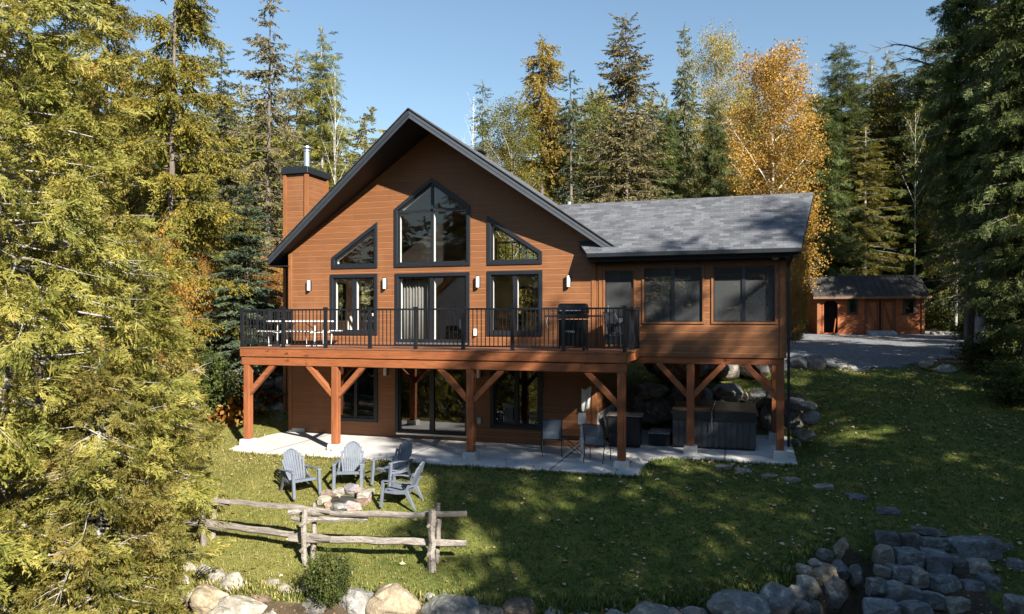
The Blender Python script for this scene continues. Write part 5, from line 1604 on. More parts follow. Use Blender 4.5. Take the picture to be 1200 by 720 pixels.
def broadleaf(seed, H, Rm, h0=.3, stems=1, nlimb=16, dens=1.0, size=.6, r0=None, spread=.55, leaf=True, clump=.28, low=0.0):
    T = Tree(seed); r = T.r
    for s_ in range(stems):
        off = Vector((r.uniform(-.3, .3), r.uniform(-.3, .3), 0)) * (stems > 1)
        Hs = H * (1 if s_ == 0 else r.uniform(.7, .95))
        T2 = T
        n0 = len(T.wood.v)
        c0 = wavy_trunk(T, Hs, r0 or H * .011, .012, .05 if stems > 1 else .02)
        for i in range(n0, len(T.wood.v)):
            v = T.wood.v[i]; T.wood.v[i] = (v[0] + off.x, v[1] + off.y, v[2])
        for k in range(nlimb):
            f = (k + r.random()) / nlimb
            hh = Hs * (h0 + (.97 - h0) * f)
            a = k * 2.4 + r.uniform(-.5, .5)
            L = Rm * (math.sin(math.pi * min(1, .25 + .72 * f)) ** .8) * r.uniform(.65, 1.15) + .2
            b = c0(hh) + off
            u = spread * r.uniform(.7, 1.5) + .5 * f
            def pt(t): return b + Vector((math.cos(a + .25 * math.sin(3 * t + k)) * L * t, math.sin(a + .25 * math.sin(3 * t + k)) * L * t, L * (u * t - .12 * t * t)))
            rb = .008 + .012 * L
            T.wood.tube([pt(t) for t in (0, .25, .5, .75, 1)], [rb, rb * .75, rb * .5, rb * .32, .004], 5, cap=False)
            m = int(4 + L * 2.4)
            for q in range(m):
                t = .25 + .75 * (q + r.random()) / m
                p = pt(t)
                d = Vector((r.gauss(0, 1), r.gauss(0, 1), r.gauss(.25, .6))).normalized()
                l2 = L * .38 * r.uniform(.5, 1.2) * (1.2 - .5 * t)
                e = p + d * l2
                T.wood.tube([p, p.lerp(e, .5) + Vector((0, 0, .04)), e], [.007, .005, .003], 3, cap=False)
                if leaf:
                    for w in range(max(1, int(round(4 * dens * r.uniform(.5, 1.5))))):
                        pp_ = p.lerp(e, r.uniform(.2, 1.1)) + Vector((r.gauss(0, clump), r.gauss(0, clump), r.gauss(0, clump)))
                        T.spray(pp_, Vector((r.gauss(0, 1), r.gauss(0, 1), r.gauss(-.2, .6))), Vector((r.gauss(0, 1), r.gauss(0, 1), 1)), size * r.uniform(.6, 1.2))
    return T


def cedar_big(seed, H, Rb, h0=.05, n=330, prof=lambda f: (1 - f) ** .6, slen=.46, step=.20, az=None, deadn=30):
    """foreground white cedar: many upswept limbs with flat hanging fans"""
    T = Tree(seed); r = T.r
    c = wavy_trunk(T, H, H * .018, .012, .01, 14, 10)
    for k in range(n):
        f = ((k + r.random()) / n) ** 1.05
        hh = H * (h0 + (.98 - h0) * f)
        a = k * 2.39996 + r.uniform(-.3, .3)
        if az is not None and r.random() < az[2] and abs((a - az[0] + math.pi) % (2 * math.pi) - math.pi) > az[1]: continue
        L = Rb * prof(f) * r.uniform(.55, 1.12) + .15
        b = c(hh)
        dr = r.uniform(.25, .5); u = r.uniform(-.1, .25); curl = r.uniform(.1, .32)
        def pt(t): return b + Vector((math.cos(a + .18 * math.sin(4 * t + k)) * L * t, math.sin(a + .18 * math.sin(4 * t + k)) * L * t, L * (u * t - dr * t * t + curl * t ** 3)))
        T.wood.tube([pt(t) for t in (0, .2, .4, .6, .8, .97)], [.010 + .012 * L, .008 + .010 * L, .006 + .008 * L, .005 + .005 * L, .006, .003], 5, cap=False)
        t = .34 + r.uniform(-.12, .12)
        while t < 1.03:
            p = pt(min(t, 1)); tan = (pt(t + .04) - pt(t - .04)).normalized()
            for s_ in (-1, 1):
                if r.random() < .1 or mnoise.noise(p * 1.25 + Vector((seed, 0, 0))) < -.14 + .10 * math.sin(hh * 2.1): continue
                aa = s_ * r.uniform(.35, 1.05)
                d = Vector((tan.x * math.cos(aa) - tan.y * math.sin(aa), tan.x * math.sin(aa) + tan.y * math.cos(aa), tan.z + r.uniform(-1.0, .75)))
                ro = r.uniform(-1.57, 1.57)
                sd = Vector((-d.y, d.x, 0)).normalized()
                nn = Vector((0, 0, 1)) * math.cos(ro) + sd * math.sin(ro)
                # short side twig so the fans spread through the volume
                off = sd * s_ * r.uniform(0, .22) * L * .35 * (1.1 - t) + Vector((0, 0, r.uniform(-.22, .22)))
                T.spray(p + off, d, nn, slen * r.uniform(.6, 1.2))
            t += step * r.uniform(.7, 1.3) / max(L, .4)
        T.spray(pt(.98), tan, Vector((r.uniform(-1, 1), r.uniform(-1, 1), 1)), slen * .9)
    for k in range(8): T.spray(c(H * (.93 + .009 * k)), Vector((r.uniform(-.4, .4), r.uniform(-.4, .4), 1)), Vector((r.uniform(-1, 1), 1, 0)), slen * .7)
    for k in range(deadn):
        hh = r.uniform(.02, .55) * H; a = r.uniform(0, 6.28); L = r.uniform(.5, 1.05) * Rb
        b = c(hh)
        pts = [b + Vector((math.cos(a + .3 * math.sin(t * 3 + k)) * L * t, math.sin(a + .3 * math.sin(t * 3 + k)) * L * t, L * (.12 * math.sin(k) * t - .12 * t * t + .05 * math.sin(t * 7 + k)))) for t in (0, .2, .4, .6, .8, 1)]
        T.wood.tube(pts, [.03, .024, .018, .014, .009, .003], 5, cap=False)
        for q in (2, 3, 4):
            for s_ in (-1, 1):
                d = Vector((math.cos(a + s_ * r.uniform(.5, 1)), math.sin(a + s_ * r.uniform(.5, 1)), r.uniform(-.5, .4))) * L * r.uniform(.15, .3)
                T.wood.tube([pts[q], pts[q] + d * .5 + Vector((0, 0, .03)), pts[q] + d], [.010, .007, .003], 4, cap=False)
    return T


_kinds = {}


def kind(name, fn, tms, leaf, bark, H, Rm):
    tr, cr = fn.finish(name, tms, leaf, bark)
    me = cr or tr
    co = np.empty(len(me.vertices) * 3, np.float32); me.vertices.foreach_get('co', co); co = co.reshape(-1, 3)
    ax = np.median(co[:, :2], axis=0)
    if cr: H, Rm = float(np.percentile(co[:, 2], 99.9)), float(np.percentile(np.hypot(co[:, 0] - ax[0], co[:, 1] - ax[1]), 96))
    _kinds[name] = (tr, cr, H, Rm)


P_sp = lambda f: (1 - f) ** .85
P_col = lambda f: min(1, .35 + 2.2 * f) * (1 - f) ** .55 if f < .5 else (1 - f) ** .62
kind('spruce', conifer(1, 16, 2.9, .05, .46, 6, .32, .10, .80, .30, P_sp, .10, hang=.8), TSF, L_SPRUCE, BARK, 16, 2.9)
kind('ragged_spruce', conifer(2, 18, 3.0, .10, .62, 5, .38, .06, .74, .40, lambda f: (1 - f) ** .7, .24, hang=1.0, dead=50, jit=.5), TSF, L_SPRUCEO, BARK, 18, 3.0)
kind('thin_spruce', conifer(3, 15, 1.5, .06, .40, 5, .40, .02, .60, .32, lambda f: (1 - f) ** .6 * (.75 + .25 * math.sin(f * 40)), .16, hang=.9), TSF, L_SPRUCEB, BARK, 15, 1.5)
kind('balsam', conifer(4, 9, 2.5, .01, .34, 8, .16, .10, .62, .21, lambda f: (1 - f) ** .9, .04, hang=.3, roll=.8), TS, L_SPRUCEB, BARK, 9, 2.5)
kind('white_spruce', conifer(5, 17, 3.4, .08, .48, 7, .30, .16, .72, .30, lambda f: (1 - f) ** .75, .14, hang=.8, dead=36), TSF, L_SPRUCEO, BARK, 17, 3.4)
kind('cedar', conifer(6, 14, 2.5, .04, .36, 7, .30, .05, .70, .26, P_col, .10, hang=.7, roll=1.4), TC[:2], L_CEDARD, BARK, 14, 2.5)
kind('olive_cedar', conifer(7, 14, 2.6, .06, .44, 6, .34, .05, .68, .30, P_col, .16, hang=.8, roll=1.4, dead=24), TC[2:], L_GREENY, BARKP, 14, 2.6)
kind('high_cedar', conifer(21, 15, 2.7, .36, .36, 8, .34, .05, .75, .26, lambda f: min(1, .55 + 2 * f) * (1 - f) ** .5, .06, hang=.8, roll=1.4, dead=10), TC[:2], L_CEDARD, BARK, 15, 2.7)
kind('larch', larch(8, 17, 3.6, .1, False, .5, 1.35), TL, L_LARCH, BARK, 17, 3.6)
kind('gold_larch', larch(9, 14, 2.1, .1, True, .42, 1.3), TL, L_LARCHY, BARK, 14, 2.1)
kind('birch', broadleaf(10, 14, 2.8, .14, 1, 36, 2.9, .62, .13, .85, clump=.26), TBF, L_GOLD, BIRCH, 14, 2.8)
kind('aspen', broadleaf(11, 15, 2.3, .22, 1, 30, 2.4, .58, .12, 1.0, clump=.28), TBF, L_GREENY, BARKP, 15, 2.3)
kind('gold_aspen', broadleaf(12, 15, 2.2, .22, 1, 30, 2.4, .55, .12, 1.0, clump=.28), TBF, L_LARCHY, BARKP, 15, 2.2)
kind('amber_shrub', broadleaf(13, 5, 2.0, .05, 4, 14, 1.0, .50, .04, .7, clump=.24), TBF, L_AMBER, BARK, 5, 2.0)
kind('green_shrub', broadleaf(14, 3, 1.5, .02, 6, 12, 1.25, .42, .03, .6, clump=.34), TBU, L_BUSH, BARK, 3, 1.5)
kind('bare_birch', broadleaf(15, 12, 1.4, .3, 2, 20, 0, .5, .09, 1.2, leaf=False), TBF, L_GOLD, BIRCH, 12, 1.4)
kind('thin_birch', broadleaf(16, 13, 1.2, .45, 1, 16, .6, .42, .10, 1.1), TBF, L_GREENY, BIRCH, 13, 1.2)


def plant(k, x, y, H, Rr, label, cat='tree', group=None, rz=None, name=None, z=None):
    tr, cr, H0, R0 = _kinds[k]
    rr = random.Random(int(x * 131 + y * 17) & 0xffff)
    zz = gz(x, y) if z is None else z
    e = empty(name or (k if k.endswith(('spruce', 'cedar', 'larch', 'shrub', 'birch', 'aspen')) else k + '_fir'), (x, y, zz), rr.uniform(0, 6.28) if rz is None else rz, label, cat, group)
    e.scale = (Rr / R0, Rr / R0, H / H0)
    o = bpy.data.objects.new('trunk', tr); COL.objects.link(o); o.parent = e
    if cr is not None:
        o = bpy.data.objects.new('crown', cr); COL.objects.link(o); o.parent = e
    return e


def tree_px(k, px, ytop, Z, wpx, label, cat='tree', **kw):
    """a tree at column px and distance Z whose top reaches row ytop and whose crown is about wpx wide"""
    x, y, zt = at(px, ytop, Z)
    return plant(k, x, y, max(1.0, zt - gz(x, y)), wpx / 2 * Z / F, label, cat, **kw)

# --- foreground cedar at the left edge, and a younger one beside it
ca = cedar_big(60, 15.5, 3.7, .04, 430, lambda f: (1 - f) ** .52, .56, .17)
kind('near_cedar', ca, TC, L_CEDAR, BARKP, 15.5, 3.7)
cb_ = cedar_big(61, 7.2, 2.3, .03, 210, lambda f: (1 - f) ** .55, .52, .14, deadn=22)
kind('young_cedar', cb_, TC, L_CEDAR, BARKP, 7.2, 2.3)
x_, y_, _ = at(-8, 400, 11.6); plant('near_cedar', x_, y_, 13.5, 3.0, 'huge yellow green cedar filling the left edge of the picture', name='white_cedar', z=-2.3)
x_, y_, _ = at(116, 400, 11.3); plant('young_cedar', x_, y_, 5.4, 1.35, 'younger yellow green cedar before the left end of the rail fence', name='white_cedar', z=-2.3)
x_, y_, _ = at(58, 400, 9.4); plant('young_cedar', x_, y_, 2.9, 1.35, 'low yellow green cedar sapling at the lower left corner', name='white_cedar', z=-3.1, rz=2.0)
x_, y_, _ = at(160, 400, 15.6); plant('young_cedar', x_, y_, 6.2, 1.55, 'yellow green cedar behind the younger cedar left of the lawn', name='white_cedar', rz=4.0)
# --- left background
tree_px('larch', 196, -60, 25, 190, 'tall olive larch with hanging branchlets behind the huge cedar')
tree_px('ragged_spruce', 312, -14, 33, 120, 'tall ragged grey spruce left of the chimney')
tree_px('olive_cedar', 378, 36, 36, 96, 'olive pointed conifer directly behind the chimney pipe')
tree_px('thin_birch', 392, 70, 34, 40, 'slender white birch right of the chimney', 'tree')
tree_px('balsam', 288, 218, 25.0, 128, 'dense dark green balsam fir beside the left end of the deck', name='balsam_fir')
tree_px('spruce', 262, 60, 38, 90, 'dark spruce between the olive larch and the ragged spruce')
tree_px('larch', 120, -40, 30, 150, 'olive larch seen through the gap right of the huge cedar')
tree_px('ragged_spruce', 345, 60, 42, 90, 'distant ragged spruce between chimney and grey spruce')
tree_px('olive_cedar', 232, 190, 31, 90, 'olive cedar behind the dense balsam fir')
tree_px('amber_shrub', 192, 252, 23.5, 74, 'amber leaved shrub between cedar and balsam fir', 'shrub')
tree_px('amber_shrub', 240, 292, 25.5, 34, 'low amber shrub against the dark balsam fir', 'shrub')
tree_px('amber_shrub', 190, 395, 21.0, 80, 'low brownish amber brush below the balsam fir', 'shrub')
tree_px('amber_shrub', 322, 285, 31, 50, 'orange shrub peeking out beside the left eave', 'shrub')
tree_px('green_shrub', 235, 405, 23, 80, 'yellowish bush behind the left deck post', 'shrub')
tree_px('spruce', 60, 40, 34, 150, 'dark spruce far behind the huge cedar')
tree_px('cedar', 150, 130, 33, 110, 'dark cedar behind the amber shrubs')
tree_px('balsam', 225, 300, 29, 110, 'balsam fir in the shade left of the dense one', name='balsam_fir')
# --- centre background
tree_px('thin_spruce', 565, 97, 44, 46, 'small dark spire spruce above the right slope of the roof')
tree_px('bare_birch', 545, 112, 43, 36, 'bare pale birch just right of the gable peak')
tree_px('gold_larch', 634, 52, 42, 96, 'golden spired larch behind the roof')
tree_px('aspen', 602, 116, 38, 96, 'yellow green aspen leaning over the roof slope')
tree_px('thin_spruce', 670, 84, 38, 62, 'thin black green spruce behind the vent pipe')
tree_px('white_spruce', 734, 20, 38, 150, 'tall broad grey green spruce behind the porch roof ridge')
tree_px('spruce', 803, 33, 42, 62, 'narrow dark spruce spire left of the golden aspens')
tree_px('gold_aspen', 838, 30, 46, 84, 'tall golden aspen directly behind the narrow spire')
tree_px('birch', 906, 58, 40, 128, 'broad golden orange birch with a white trunk behind the porch')
tree_px('gold_aspen', 870, 90, 50, 60, 'golden aspen between the spire and the white trunked birch')
tree_px('spruce', 700, 130, 46, 80, 'dark spruce in front of the forest behind the vent pipe')
tree_px('cedar', 782, 130, 40, 70, 'dark cedar under the narrow spire')
tree_px('cedar', 838, 120, 38, 58, 'dark green cedar left of the orange birch')
tree_px('ragged_spruce', 760, 120, 44, 80, 'ragged spruce right behind the broad grey green one')
tree_px('olive_cedar', 600, 165, 47, 60, 'olive cedar behind the leaning aspen')
tree_px('gold_aspen', 577, 158, 44, 56, 'low golden aspen at the foot of the small dark spire')
tree_px('olive_cedar', 655, 128, 45, 74, 'olive cedar between the golden larch and the thin spruce')
tree_px('aspen', 700, 110, 50, 80, 'yellow green aspen left of the broad grey green spruce')
# --- right background
tree_px('cedar', 988, 54, 49, 84, 'tall dark cedar right of the orange birch')
tree_px('olive_cedar', 1040, 62, 51, 88, 'olive cedar behind the log shed')
tree_px('olive_cedar', 1012, 150, 47.5, 90, 'olive cedar behind the left half of the shed')
tree_px('thin_birch', 1072, 120, 46.5, 44, 'slender pale birch rising above the shed roof')
tree_px('bare_birch', 1062, 92, 49, 50, 'bare branched birch behind the shed')
tree_px('amber_shrub', 930, 232, 34, 40, 'amber bush under the orange birch beside the porch', 'shrub')
tree_px('amber_shrub', 924, 300, 29, 34, 'low amber bush at the right corner of the porch', 'shrub')
tree_px('cedar', 1092, 130, 47, 90, 'dark cedar behind the right corner of the shed')
tree_px('olive_cedar', 1146, 100, 44, 84, 'olive cedar in the woods right of the shed')
tree_px('spruce', 1020, 110, 56, 90, 'distant spruce between the two cedars behind the shed')
tree_px('ragged_spruce', 1176, -80, 29, 160, 'very tall dark spruce with bare grey limbs at the right edge')
tree_px('cedar', 1212, -120, 26, 170, 'tall dark cedar cut off by the right edge of the picture')
tree_px('cedar', 1174, 60, 36, 110, 'dark cedar filling the woods behind the right edge trees')
tree_px('cedar', 1235, -60, 23, 150, 'dark cedar just outside the right edge reaching into the picture')
tree_px('olive_cedar', 1018, 72, 53, 130, 'broad olive cedar behind the left end of the shed roof')
tree_px('aspen', 1064, 84, 50, 120, 'broad yellow green aspen behind the pale birch above the shed')
tree_px('cedar', 1096, 44, 48, 130, 'broad dark cedar behind the right end of the shed roof')
tree_px('aspen', 1120, 150, 40, 80, 'yellow green aspen between the shed and the leaning trunk')
tree_px('cedar', 960, 110, 46, 90, 'dark cedar peeking out right of the orange birch')
tree_px('aspen', 770, 175, 41, 90, 'low yellow green aspen behind the porch roof ridge')
tree_px('olive_cedar', 700, 165, 42, 90, 'low olive cedar behind the porch roof left of its middle')
tree_px('ragged_spruce', 1206, 120, 24, 110, 'ragged spruce with bare limbs at the right picture edge above the bushes')
tree_px('high_cedar', 1134, -60, 28, 100, 'high crowned dark cedar whose branches overhang the drive at the upper right', name='cedar')
tree_px('cedar', 1204, -140, 22, 150, 'tall near dark cedar at the upper right corner of the picture', name='cedar')
# leaning grey trunk beside the drive
T = Tree(77)
T.wood.tube([(0, 0, -.4), (.05, 0, .3), (.12, .05, 2.0), (.22, .1, 4.5), (.28, .1, 8), (.2, .1, 11.5)], [.26, .19, .16, .14, .11, .05], 10)
for k in range(14):
    h_ = 3 + k * .55; a_ = k * 2.1
    b_ = Vector((.2, .08, h_)); d_ = Vector((math.cos(a_), math.sin(a_), -.1 + .1 * math.sin(k)))
    T.wood.tube([b_, b_ + d_ * .8 + Vector((0, 0, .1)), b_ + d_ * 1.9], [.03, .018, .004], 4, cap=False)
for k in range(90):
    h_ = T.r.uniform(4.6, 11.6); a_ = T.r.uniform(0, 6.28); q_ = T.r.uniform(.1, 1.9) * (1.1 - (h_ - 4.6) / 9)
    T.spray((.2 + q_ * math.cos(a_), .08 + q_ * math.sin(a_), h_ - .1 * q_), (math.cos(a_), math.sin(a_), T.r.uniform(-1, .2)), (T.r.gauss(0, 1), T.r.gauss(0, 1), 1), T.r.uniform(.5, .9))
kind('grey_trunk', T, TC, L_CEDARD, BARKP, 10, 2)
x_, y_, _ = at(1147, 413, 27); plant('grey_trunk', x_, y_, 10, 2, 'cedar with a pale bare leaning lower trunk at the right end of the drive', name='cedar', rz=.4)
# long bare limb reaching into the sky from the right hand trees
T = Tree(78)
T.wood.tube([(0, 0, -.5), (0, 0, 6), (.1, 0, 12), (.2, 0, 15)], [.2, .16, .1, .03], 8)
for h_, L_ in ((12.2, 4.4), (11.6, 3.8), (10.3, 3.2)):
    pts = [Vector((-L_ * t_, .15 * math.sin(t_ * 5), h_ + .55 * math.sin(t_ * 2.4) + .08 * math.sin(t_ * 11) - .15 * t_)) for t_ in np.linspace(0, 1, 9)]
    T.wood.tube(pts, [.07, .06, .052, .045, .038, .03, .022, .014, .005], 6, cap=False)
    for q in range(3, 9):
        for s_ in (-1, 1):
            d_ = Vector((-.55, .3 * s_, .35 * s_ - .1)) * (.5 + .5 * (q % 3) / 2)
            T.wood.tube([pts[q], pts[q] + d_ * .5, pts[q] + d_ + Vector((0, 0, .08))], [.016, .01, .003], 4, cap=False)
kind('limb_tree', T, TC, L_CEDARD, BARK, 15, 4.4)
x_, y_, _ = at(1140, 300, 30); plant('limb_tree', x_, y_, 15.0, 4.4, 'dark dead tree with long bare limbs reaching left into the sky', name='dead_tree', rz=TH)
# shrubs at the edge of the right hand woods
for i, (px, yt, Z_, w_, lab) in enumerate([(1165, 395, 25, 80, 'dark leafy bush at the foot of the leaning grey trunk'), (1192, 418, 21, 70, 'dark leafy bush at the right picture edge above the lawn'), (1120, 345, 43, 60, 'green bush right behind the log shed'), (930, 372, 38, 26, 'green bush beside the right corner of the porch'),
                                            (1178, 360, 31, 70, 'dark bush between the right edge trunks'), (1140, 375, 37, 50, 'dark bush between shed and leaning trunk')]):
    tree_px('green_shrub', px, yt, Z_, w_, lab, 'shrub')
tree_px('green_shrub', 386, 686, 12.45, 52, 'green weedy bush growing over the wall below the middle fence post', 'shrub')
x_, y_, _ = at(1010, 640, 14.5)
# trees of the shore to the right, outside the picture: they cast the shade on lawn and porch
SH = [('white_spruce', 27.5, -17.5, 23.6, 3.8, 'broad spruce on the shore outside the picture, nearest the lake'), ('larch', 23.5, -16.5, 18.2, 3.0, 'larch on the shore outside the picture'),
      ('olive_cedar', 26.0, -13.5, 21.2, 3.3, 'cedar before the stone terraces outside the picture'), ('white_spruce', 28.2, -12.0, 21.0, 3.8, 'spruce beside the stone terraces outside the picture'),
      ('cedar', 29.5, -9.3, 20.2, 3.0, 'cedar above the stone terraces outside the picture'), ('spruce', 31.0, -6.5, 18.6, 3.6, 'spruce above the stone terraces outside the picture'), ('cedar', 31.5, -14.5, 16.0, 3.0, 'second row cedar on the shore outside the picture'),
      ('ragged_spruce', 33.0, -4.0, 17.0, 3.6, 'ragged tall spruce right of the lawn outside the picture'), ('ragged_spruce', 34.0, .5, 15.0, 3.2, 'ragged spruce right of the lawn outside the picture'), ('cedar', 36.0, 5.0, 15.5, 3.0, 'cedar right of the drive outside the picture'),
      ('spruce', 38.0, 10.0, 17.0, 3.4, 'spruce right of the drive outside the picture'),
      ('cedar', 36.5, -9.0, 21.0, 3.4, 'second row cedar above the terraces outside the picture')]
for k, x_, y_, H_, R_, lab in SH: plant(k, x_, y_, H_, R_, lab)

# --- far woods behind everything: one mass
Vs, Qs, b = [], [], 0
far_r = random.Random(321)
base = []
for sd in (1, 2, 3):
    T = conifer(300 + sd, 15, 2.8, .04, .8, 5, .35, .05, 1.25, .62, P_sp, .1, hang=.8)
    base.append(expand(TSF, T.P, T.D, T.N, T.S, sd))
T = broadleaf(310, 13, 3.0, .2, 1, 22, 1.0, .95, .12, .9, clump=.35)
base.append(expand(TBU, T.P, T.D, T.N, T.S, 4))
def far_tree(px, Z_, ytop, kinds_, out):
    x_, y_, zt = at(px, ytop, Z_)
    H_ = max(7, zt - 3.4)
    V, Q = base[far_r.choice(kinds_)]
    a = far_r.uniform(0, 6.28); s_ = H_ / 15; w_ = max(.9, min(1.5, s_)) * 1.25
    V2 = np.c_[(V[:, 0] * math.cos(a) - V[:, 1] * math.sin(a)) * w_, (V[:, 0] * math.sin(a) + V[:, 1] * math.cos(a)) * w_, V[:, 2] * s_] + np.array([x_, y_, 3.0])
    n0 = sum(len(v) for v in out[0])
    out[0].append(V2); out[1].append(Q + n0)
def sky_row(px):
    if px < 440: return far_r.uniform(60, 190)
    if px < 575: return far_r.uniform(200, 240)
    if px < 660: return far_r.uniform(135, 200)
    return far_r.uniform(95, 190)
ev, au = ([], []), ([], [])
for i in range(190):
    px = far_r.uniform(-260, 1460)
    far_tree(px, far_r.uniform(50, 90), sky_row(px), (0, 1, 2), ev)
for i in range(46):
    px = far_r.uniform(-200, 1400)
    far_tree(px, far_r.uniform(50, 70), sky_row(px) + 25, (3,), au)
for out, nm, lf, lab in ((ev, 'forest', L_SPRUCEO, 'mass of olive conifers far behind the chalet'), (au, 'autumn_forest', L_GREENY, 'yellowing broadleaved woods far behind the chalet')):
    o = bpy.data.objects.new(nm, np_mesh(nm, np.concatenate(out[0]), np.concatenate(out[1]), [lf])); COL.objects.link(o)
    tag(o, lab, 'forest', kind='stuff')
# added unseen woods: the windows mirror them, and they cut low sky light
Vs, Qs, b = [], [], 0
for i in range(150):
    x_, y_ = far_r.uniform(-70, 75), far_r.uniform(-62, -30)
    if x_ < 8 and i % 2: y_ = far_r.uniform(-40, -27)
    V, Q = base[far_r.choice((0, 1, 2))]
    a = far_r.uniform(0, 6.28); s_ = far_r.uniform(13, 19) / 15
    V2 = np.c_[(V[:, 0] * math.cos(a) - V[:, 1] * math.sin(a)) * s_ * 1.25, (V[:, 0] * math.sin(a) + V[:, 1] * math.cos(a)) * s_ * 1.25, V[:, 2] * s_] + np.array([x_, y_, -3.0])
    Vs.append(V2); Qs.append(Q + b); b += len(V2)
o = bpy.data.objects.new('shore_forest', np_mesh('shore_forest', np.concatenate(Vs), np.concatenate(Qs), [L_SPRUCE])); COL.objects.link(o)
tag(o, 'added dark woods out of view, mirrored in the windows and cutting low sky light', 'forest', kind='stuff')

# --- undergrowth along the edge of the woods
P, D, N, S = [], [], [], []
def bed(n, x0, x1, y0, y1, h, cond=None):
    xs = rng.uniform(x0, x1, n); ys = rng.uniform(y0, y1, n)
    zs = ground_z(xs, ys)
    hs = h * (.35 + .65 * (np.sin(xs * 1.3 + 2) * np.sin(ys * 1.1) * .5 + .5))
    for x, y, z, hh in zip(xs, ys, zs, hs):
        if cond and not cond(x, y): continue
        P.append((x, y, z + rng.uniform(0, 1) * hh)); D.append(rng.normal(0, 1, 3) * (1, 1, .5) + (0, 0, .3)); N.append(rng.normal(0, 1, 3) + (0, 0, .6)); S.append(rng.uniform(.3, .6))
bed(2600, -12, -3.2, 3.5, 14, 1.3)
bed(900, -5, -.6, 6.5, 12, 1.2)
bed(2600, 24.2, 34, 14, 30, 1.6, lambda x, y: x > 23.5 + (y - 18) * .3 + 1.2)
bed(2200, 8, 30, 33.5, 42, 2.0)
bed(1200, 23, 32, 6, 15, .9, lambda x, y: x > 22.5 + (12 - y) * .25)
V, Q = expand(TBU, P, D, N, S, 5)
o = bpy.data.objects.new('undergrowth', np_mesh('undergrowth', V, Q, [L_BUSH])); COL.objects.link(o)
tag(o, 'low green and yellow undergrowth along the edge of the woods', 'undergrowth', kind='stuff')
P, D, N, S = [], [], [], []
bed(1500, -10, -1.5, 1.5, 7.5, .9, lambda x, y: y > 1.5 - (x + 1.5) * .12)
V, Q = expand(TBU, P, D, N, S, 6)
o = bpy.data.objects.new('autumn_brush', np_mesh('autumn_brush', V, Q, [L_AMBER])); COL.objects.link(o)
tag(o, 'brownish amber brush on the bank left of the house', 'brush', kind='stuff')
# ------------------------------------------------------------------ grass blades and fallen leaves on the lawn
def on_lawn(x, y):
    m = soil_mask(x, y) < .45
    pat = (x > -.5) & (x < 14.9) & (y > np.where(x > 11.3, 1.75, -.75)) & (y < 6.6)
    house_ = (x > -.3) & (x < 9.8) & (y > 2.3)
    drive = (y > 10.0) & (x > 9) & (x < 24)
    fire = np.hypot(x - fx_, y - fy_) < .45
    return m & ~pat & ~house_ & ~drive & ~fire
n = 210000
gxs = rng.uniform(-6, 25, n); gys = rng.uniform(-8.5, 13, n)
keep = on_lawn(gxs, gys) & (rng.uniform(0, 1, n) < np.clip(1.5 - (gys + 6) * .06, .3, 1))
gxs, gys = gxs[keep], gys[keep]; gzs = ground_z(gxs, gys)
n = len(gxs)
def blade(seed):
    r = random.Random(seed); B = []
    for i in range(4):
        p = (r.uniform(-.02, .02) / .06, r.uniform(-.02, .02) / .06, -.15)
        a = r.uniform(0, 6.28); e = r.uniform(.55, 1.35); L = r.uniform(.6, 1.25)
        d = np.array([math.cos(a) * math.cos(e), math.sin(a) * math.cos(e), math.sin(e)]) * L
        s = np.array([-math.sin(a), math.cos(a), 0]) * .11
        p = np.array(p)
        B.append([p - s, p + s, p + d * .6 + s * .7, p + d * 1.0 - s * .2])
    return tmpl(B)
long_ = edge_dist(gxs, gys)
hgt = .066 * rng.uniform(.6, 1.3, n) * (1 + 1.9 * sstep(-.8, -.1, long_) * (gxs < 15.4))
az = rng.uniform(0, 6.28, n)
# tufts leaning over the edges of the patio and the drive
pe_ = [(-.42, 1.6), (.05, -.55), (.9, -.72), (4.2, -.70), (8, -.62), (11.25, -.52), (11.35, .8), (11.75, 1.75), (12.6, 2.02), (14.78, 1.95), (14.85, 6.3)]
ex, ey = [], []
for (a0, b0), (a1, b1) in zip(pe_[:-1], pe_[1:]):
    L_ = math.hypot(a1 - a0, b1 - b0); k_ = int(L_ * 120); t_ = rng.uniform(0, 1, k_)
    nx, ny = (b1 - b0) / L_, -(a1 - a0) / L_
    o_ = np.abs(rng.normal(0, .07, k_)) - .015
    ex.append(a0 + (a1 - a0) * t_ + nx * o_); ey.append(b0 + (b1 - b0) * t_ + ny * o_)
ex, ey = np.concatenate(ex), np.concatenate(ey)
gxs = np.r_[gxs, ex]; gys = np.r_[gys, ey]; gzs = np.r_[gzs, np.maximum(ground_z(ex, ey), -.10)]
hgt = np.r_[hgt, rng.uniform(.07, .15, len(ex))]; az = np.r_[az, rng.uniform(0, 6.28, len(ex))]; n = len(gxs)
V, Q = expand([blade(i) for i in range(5)], np.c_[gxs, gys, gzs], np.c_[np.cos(az), np.sin(az), 0 * az], np.tile((0, 0, 1.0), (n, 1)), hgt, 3)
t = NT('grass_blades')
isl = t.island(); p = t.pos()
yellow_left = t.ramp(t.math('ADD', t.math('DIVIDE', t.n('SeparateXYZ', {'Vector': p}).outputs['X'], 20.0), t.math('MULTIPLY', t.noise(p, 1.3, 4), .4)), [(.38, 1), (.72, 0)])  # blades turn yellower towards the fence end, like the lawn
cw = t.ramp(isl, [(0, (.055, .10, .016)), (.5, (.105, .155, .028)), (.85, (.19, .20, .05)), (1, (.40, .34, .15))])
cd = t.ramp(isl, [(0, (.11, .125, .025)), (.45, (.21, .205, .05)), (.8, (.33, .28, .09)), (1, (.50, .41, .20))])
c = t.mix(yellow_left, cw, cd)
GRASS = t.done(t.n('MixShader', {0: .3, 1: t.bsdf(c, .55, .3), 2: t.n('BsdfTranslucent', {'Color': c}).outputs[0]}).outputs[0])
